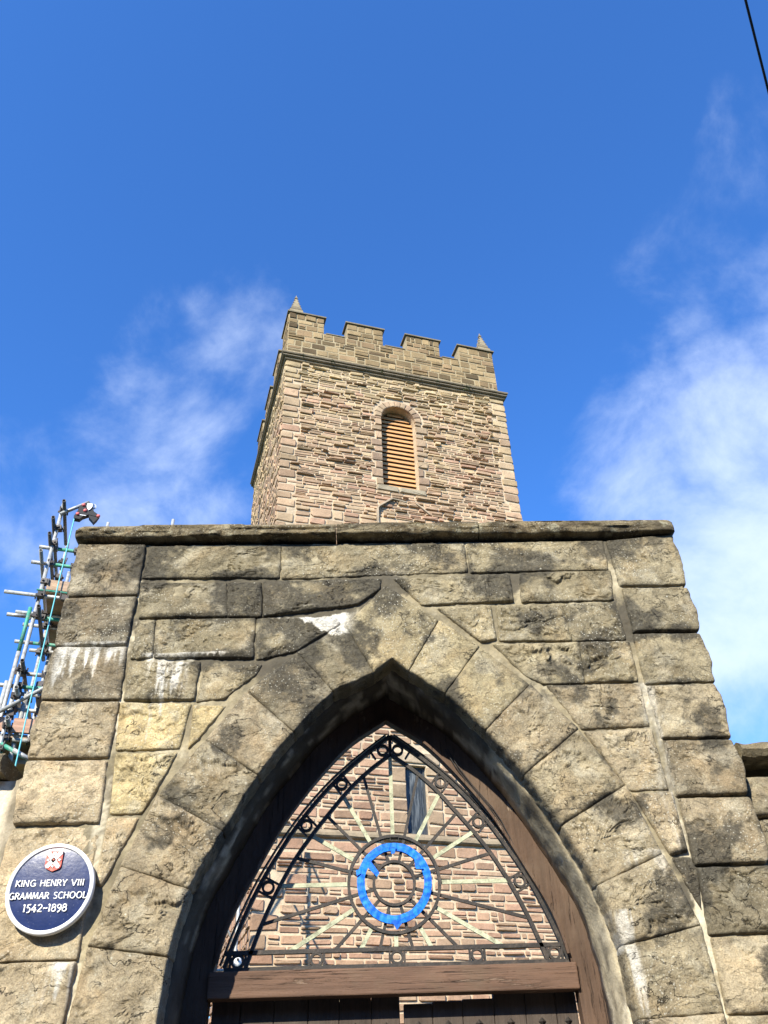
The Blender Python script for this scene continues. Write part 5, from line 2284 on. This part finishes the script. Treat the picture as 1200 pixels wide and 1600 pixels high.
# ------------------------------------------------------------------ church wing behind the scaffold
wing = thing('church_wing', 'low stone church wing with yellow and pink corner stones behind the scaffold', 'church wing',
             tuple(Matrix.Translation((SX, SY, 0)) @ Matrix.Rotation(TAU, 4, 'Z') @ Vector((.22, .9, 0))), TAU)
mb = MB()
mb.box(.03, .95, .03, 7.0, 0, 5.95, (.5, .4, .27))
mb.build('wall_core', M['tmortar'], wing)
wr_ = random.Random(8)
ws = []
for v, f, info in lay(0, .98, .0, 4.9, (.18, .3), (.28, .5), .03, (.01, .04), wr_, None, cut=.12):
    ws.append([frontmap(np.array(v)), f, info, wr_.choice([(.52, .40, .20), (.47, .31, .22), (.56, .46, .26), (.44, .30, .22)])])
for v, f, info in lay(0, 6.9, 0, 5.9, (.18, .3), (.28, .5), .03, (.01, .04), wr_, None, cut=.12):
    ws.append([leftmap(np.array(v)), f, info, wr_.choice([(.50, .40, .24), (.47, .31, .22), (.50, .42, .28), (.44, .30, .22)])])
mass('rubble_masonry', ws, M['rubble'], wing)
for i, (v, f, info) in enumerate(lay(0, .98, 4.9, 5.95, (.16, .26), (.24, .40), .03, (.02, .05), wr_, None, cut=.12)):
    V = frontmap(np.array(v))
    o3 = V[-1]
    o = link('stone', mesh('stone', V - o3, f, [(.60, .48, .22), (.50, .33, .24), (.58, .48, .28)][i % 3]), M['rubble'], wing)
    o.location = tuple(map(float, o3))
mb = MB()
mb.add([(-.12, -.12, 5.95), (1.0, -.12, 5.95), (1.0, 7.0, 5.95), (-.12, 7.0, 5.95), (-.12, -.12, 6.05), (1.0, -.12, 6.35), (1.0, 7.0, 6.35), (-.12, 7.0, 6.05)],
       [(3, 2, 1, 0), (4, 5, 6, 7), (0, 1, 5, 4), (1, 2, 6, 5), (2, 3, 7, 6), (3, 0, 4, 7)])
mb.build('roof', M['roof'], wing)

# ------------------------------------------------------------------ overhead cable
cab = thing('overhead_cable', 'thin black cable crossing the top right corner of the sky', 'cable', (3.22, -.85, 9.0))
p1, p2 = CAM + Vector((.378, .322, .868)) * 8.52, CAM + Vector((.412, .387, .825)) * 8.85
d = (p2 - p1)
mb = MB()
n = 60
prev = None
for i in range(n + 1):
    t = -18 + 60 * i / n
    p = p1 + d * t - Vector((3.22, -.85, 9.0)) + Vector((0, 0, .0016 * t * (t - 1)))
    if prev is not None:
        mb.tube(prev, p, .0105, 8, False)
    prev = p
fix_normals(mb.build('sheath', M['cable'], cab))

# ------------------------------------------------------------------ houses added behind the viewer to cut the sky light
added_row = thing('added_houses', 'added row of plain brick houses behind the viewer, unseen, cutting the sky light', 'houses', (0, -13.0, 0))
b = MB()
b.box(-30, 30, -8, 0, 0, 6.6, (.22, .13, .09))
b.build('wall', M['tmortar'], added_row)
b = MB()
b.add([(-30.2, .25, 6.6), (30.2, .25, 6.6), (30.2, -4, 9.0), (-30.2, -4, 9.0), (-30.2, -8.25, 6.6), (30.2, -8.25, 6.6)], [(0, 1, 2, 3), (3, 2, 5, 4), (0, 3, 4), (1, 5, 2), (0, 4, 5, 1)])
fix_normals(b.build('roof', M['roof'], added_row))
for i in range(12):
    for z in (1.0, 4.0):
        b = MB()
        b.box(-28 + i * 4.9, -26.8 + i * 4.9, .0, .04, z, z + 1.5)
        w_ = b.build('window', M['white'], added_row)
        b = MB()
        b.box(-27.93 + i * 4.9, -26.87 + i * 4.9, .041, .05, z + .07, z + 1.43)
        b.build('pane', M['glass'], w_)

# ------------------------------------------------------------------ ground
def ground(name, x0, x1, y0, y1, z, mat, n=1):
    b_ = MB()
    b_.add([(x0, y0, z), (x1, y0, z), (x1, y1, z), (x0, y1, z)], [(0, 1, 2, 3)])
    o_ = b_.build(name, M[mat])
    o_['kind'] = 'structure'
    return o_


ground('ground', -900, 900, -900, 900, -.13, 'turf')
ground('road', -900, 900, -11, -2.35, -.12, 'asphalt')
b = MB()
b.box(-60, 60, .42, 40, -.125, .0)
b.build('churchyard_lawn', M['turf'])['kind'] = 'structure'
pv = thing('pavement', 'grey flagged pavement in front of the gateway', 'pavement')
pv['kind'] = 'structure'
del pv['category']
fl = MB()
fl.box(0, .88, 0, .56, -.12, 0)
fme = mesh('paving_slab', fl.v, fl.f)
fme.materials.append(M['paving'])
for i in range(12):
    for j in range(4):
        o = bpy.data.objects.new('paving_slab', fme)
        C.objects.link(o)
        o.parent = pv
        o.location = (-5.4 + .892 * i + (.4 if j % 2 else 0), -2.20 + .572 * j - .02, crn.uniform(-.004, .0))
kb = MB()
kb.box(0, .9, -2.35, -2.22, -.25, .0, (.30, .29, .27))
kme = mesh('kerb_stone', kb.v, kb.f, kb.c)
kme.materials.append(M['granite'])
for i in range(12):
    o = bpy.data.objects.new('kerb_stone', kme)
    C.objects.link(o)
    o.parent = pv
    o.location = (-5.4 + .908 * i, 0, 0)
b = MB()
b.box(-60, -5.5, -2.35, .42, -.125, -.004)
b.box(5.4, 60, -2.35, .42, -.125, -.004)
b.box(-5.5, 5.4, .05, .42, -.125, -.004)
o = b.build('pavement_bed', M['paving'])
o['kind'] = 'structure'
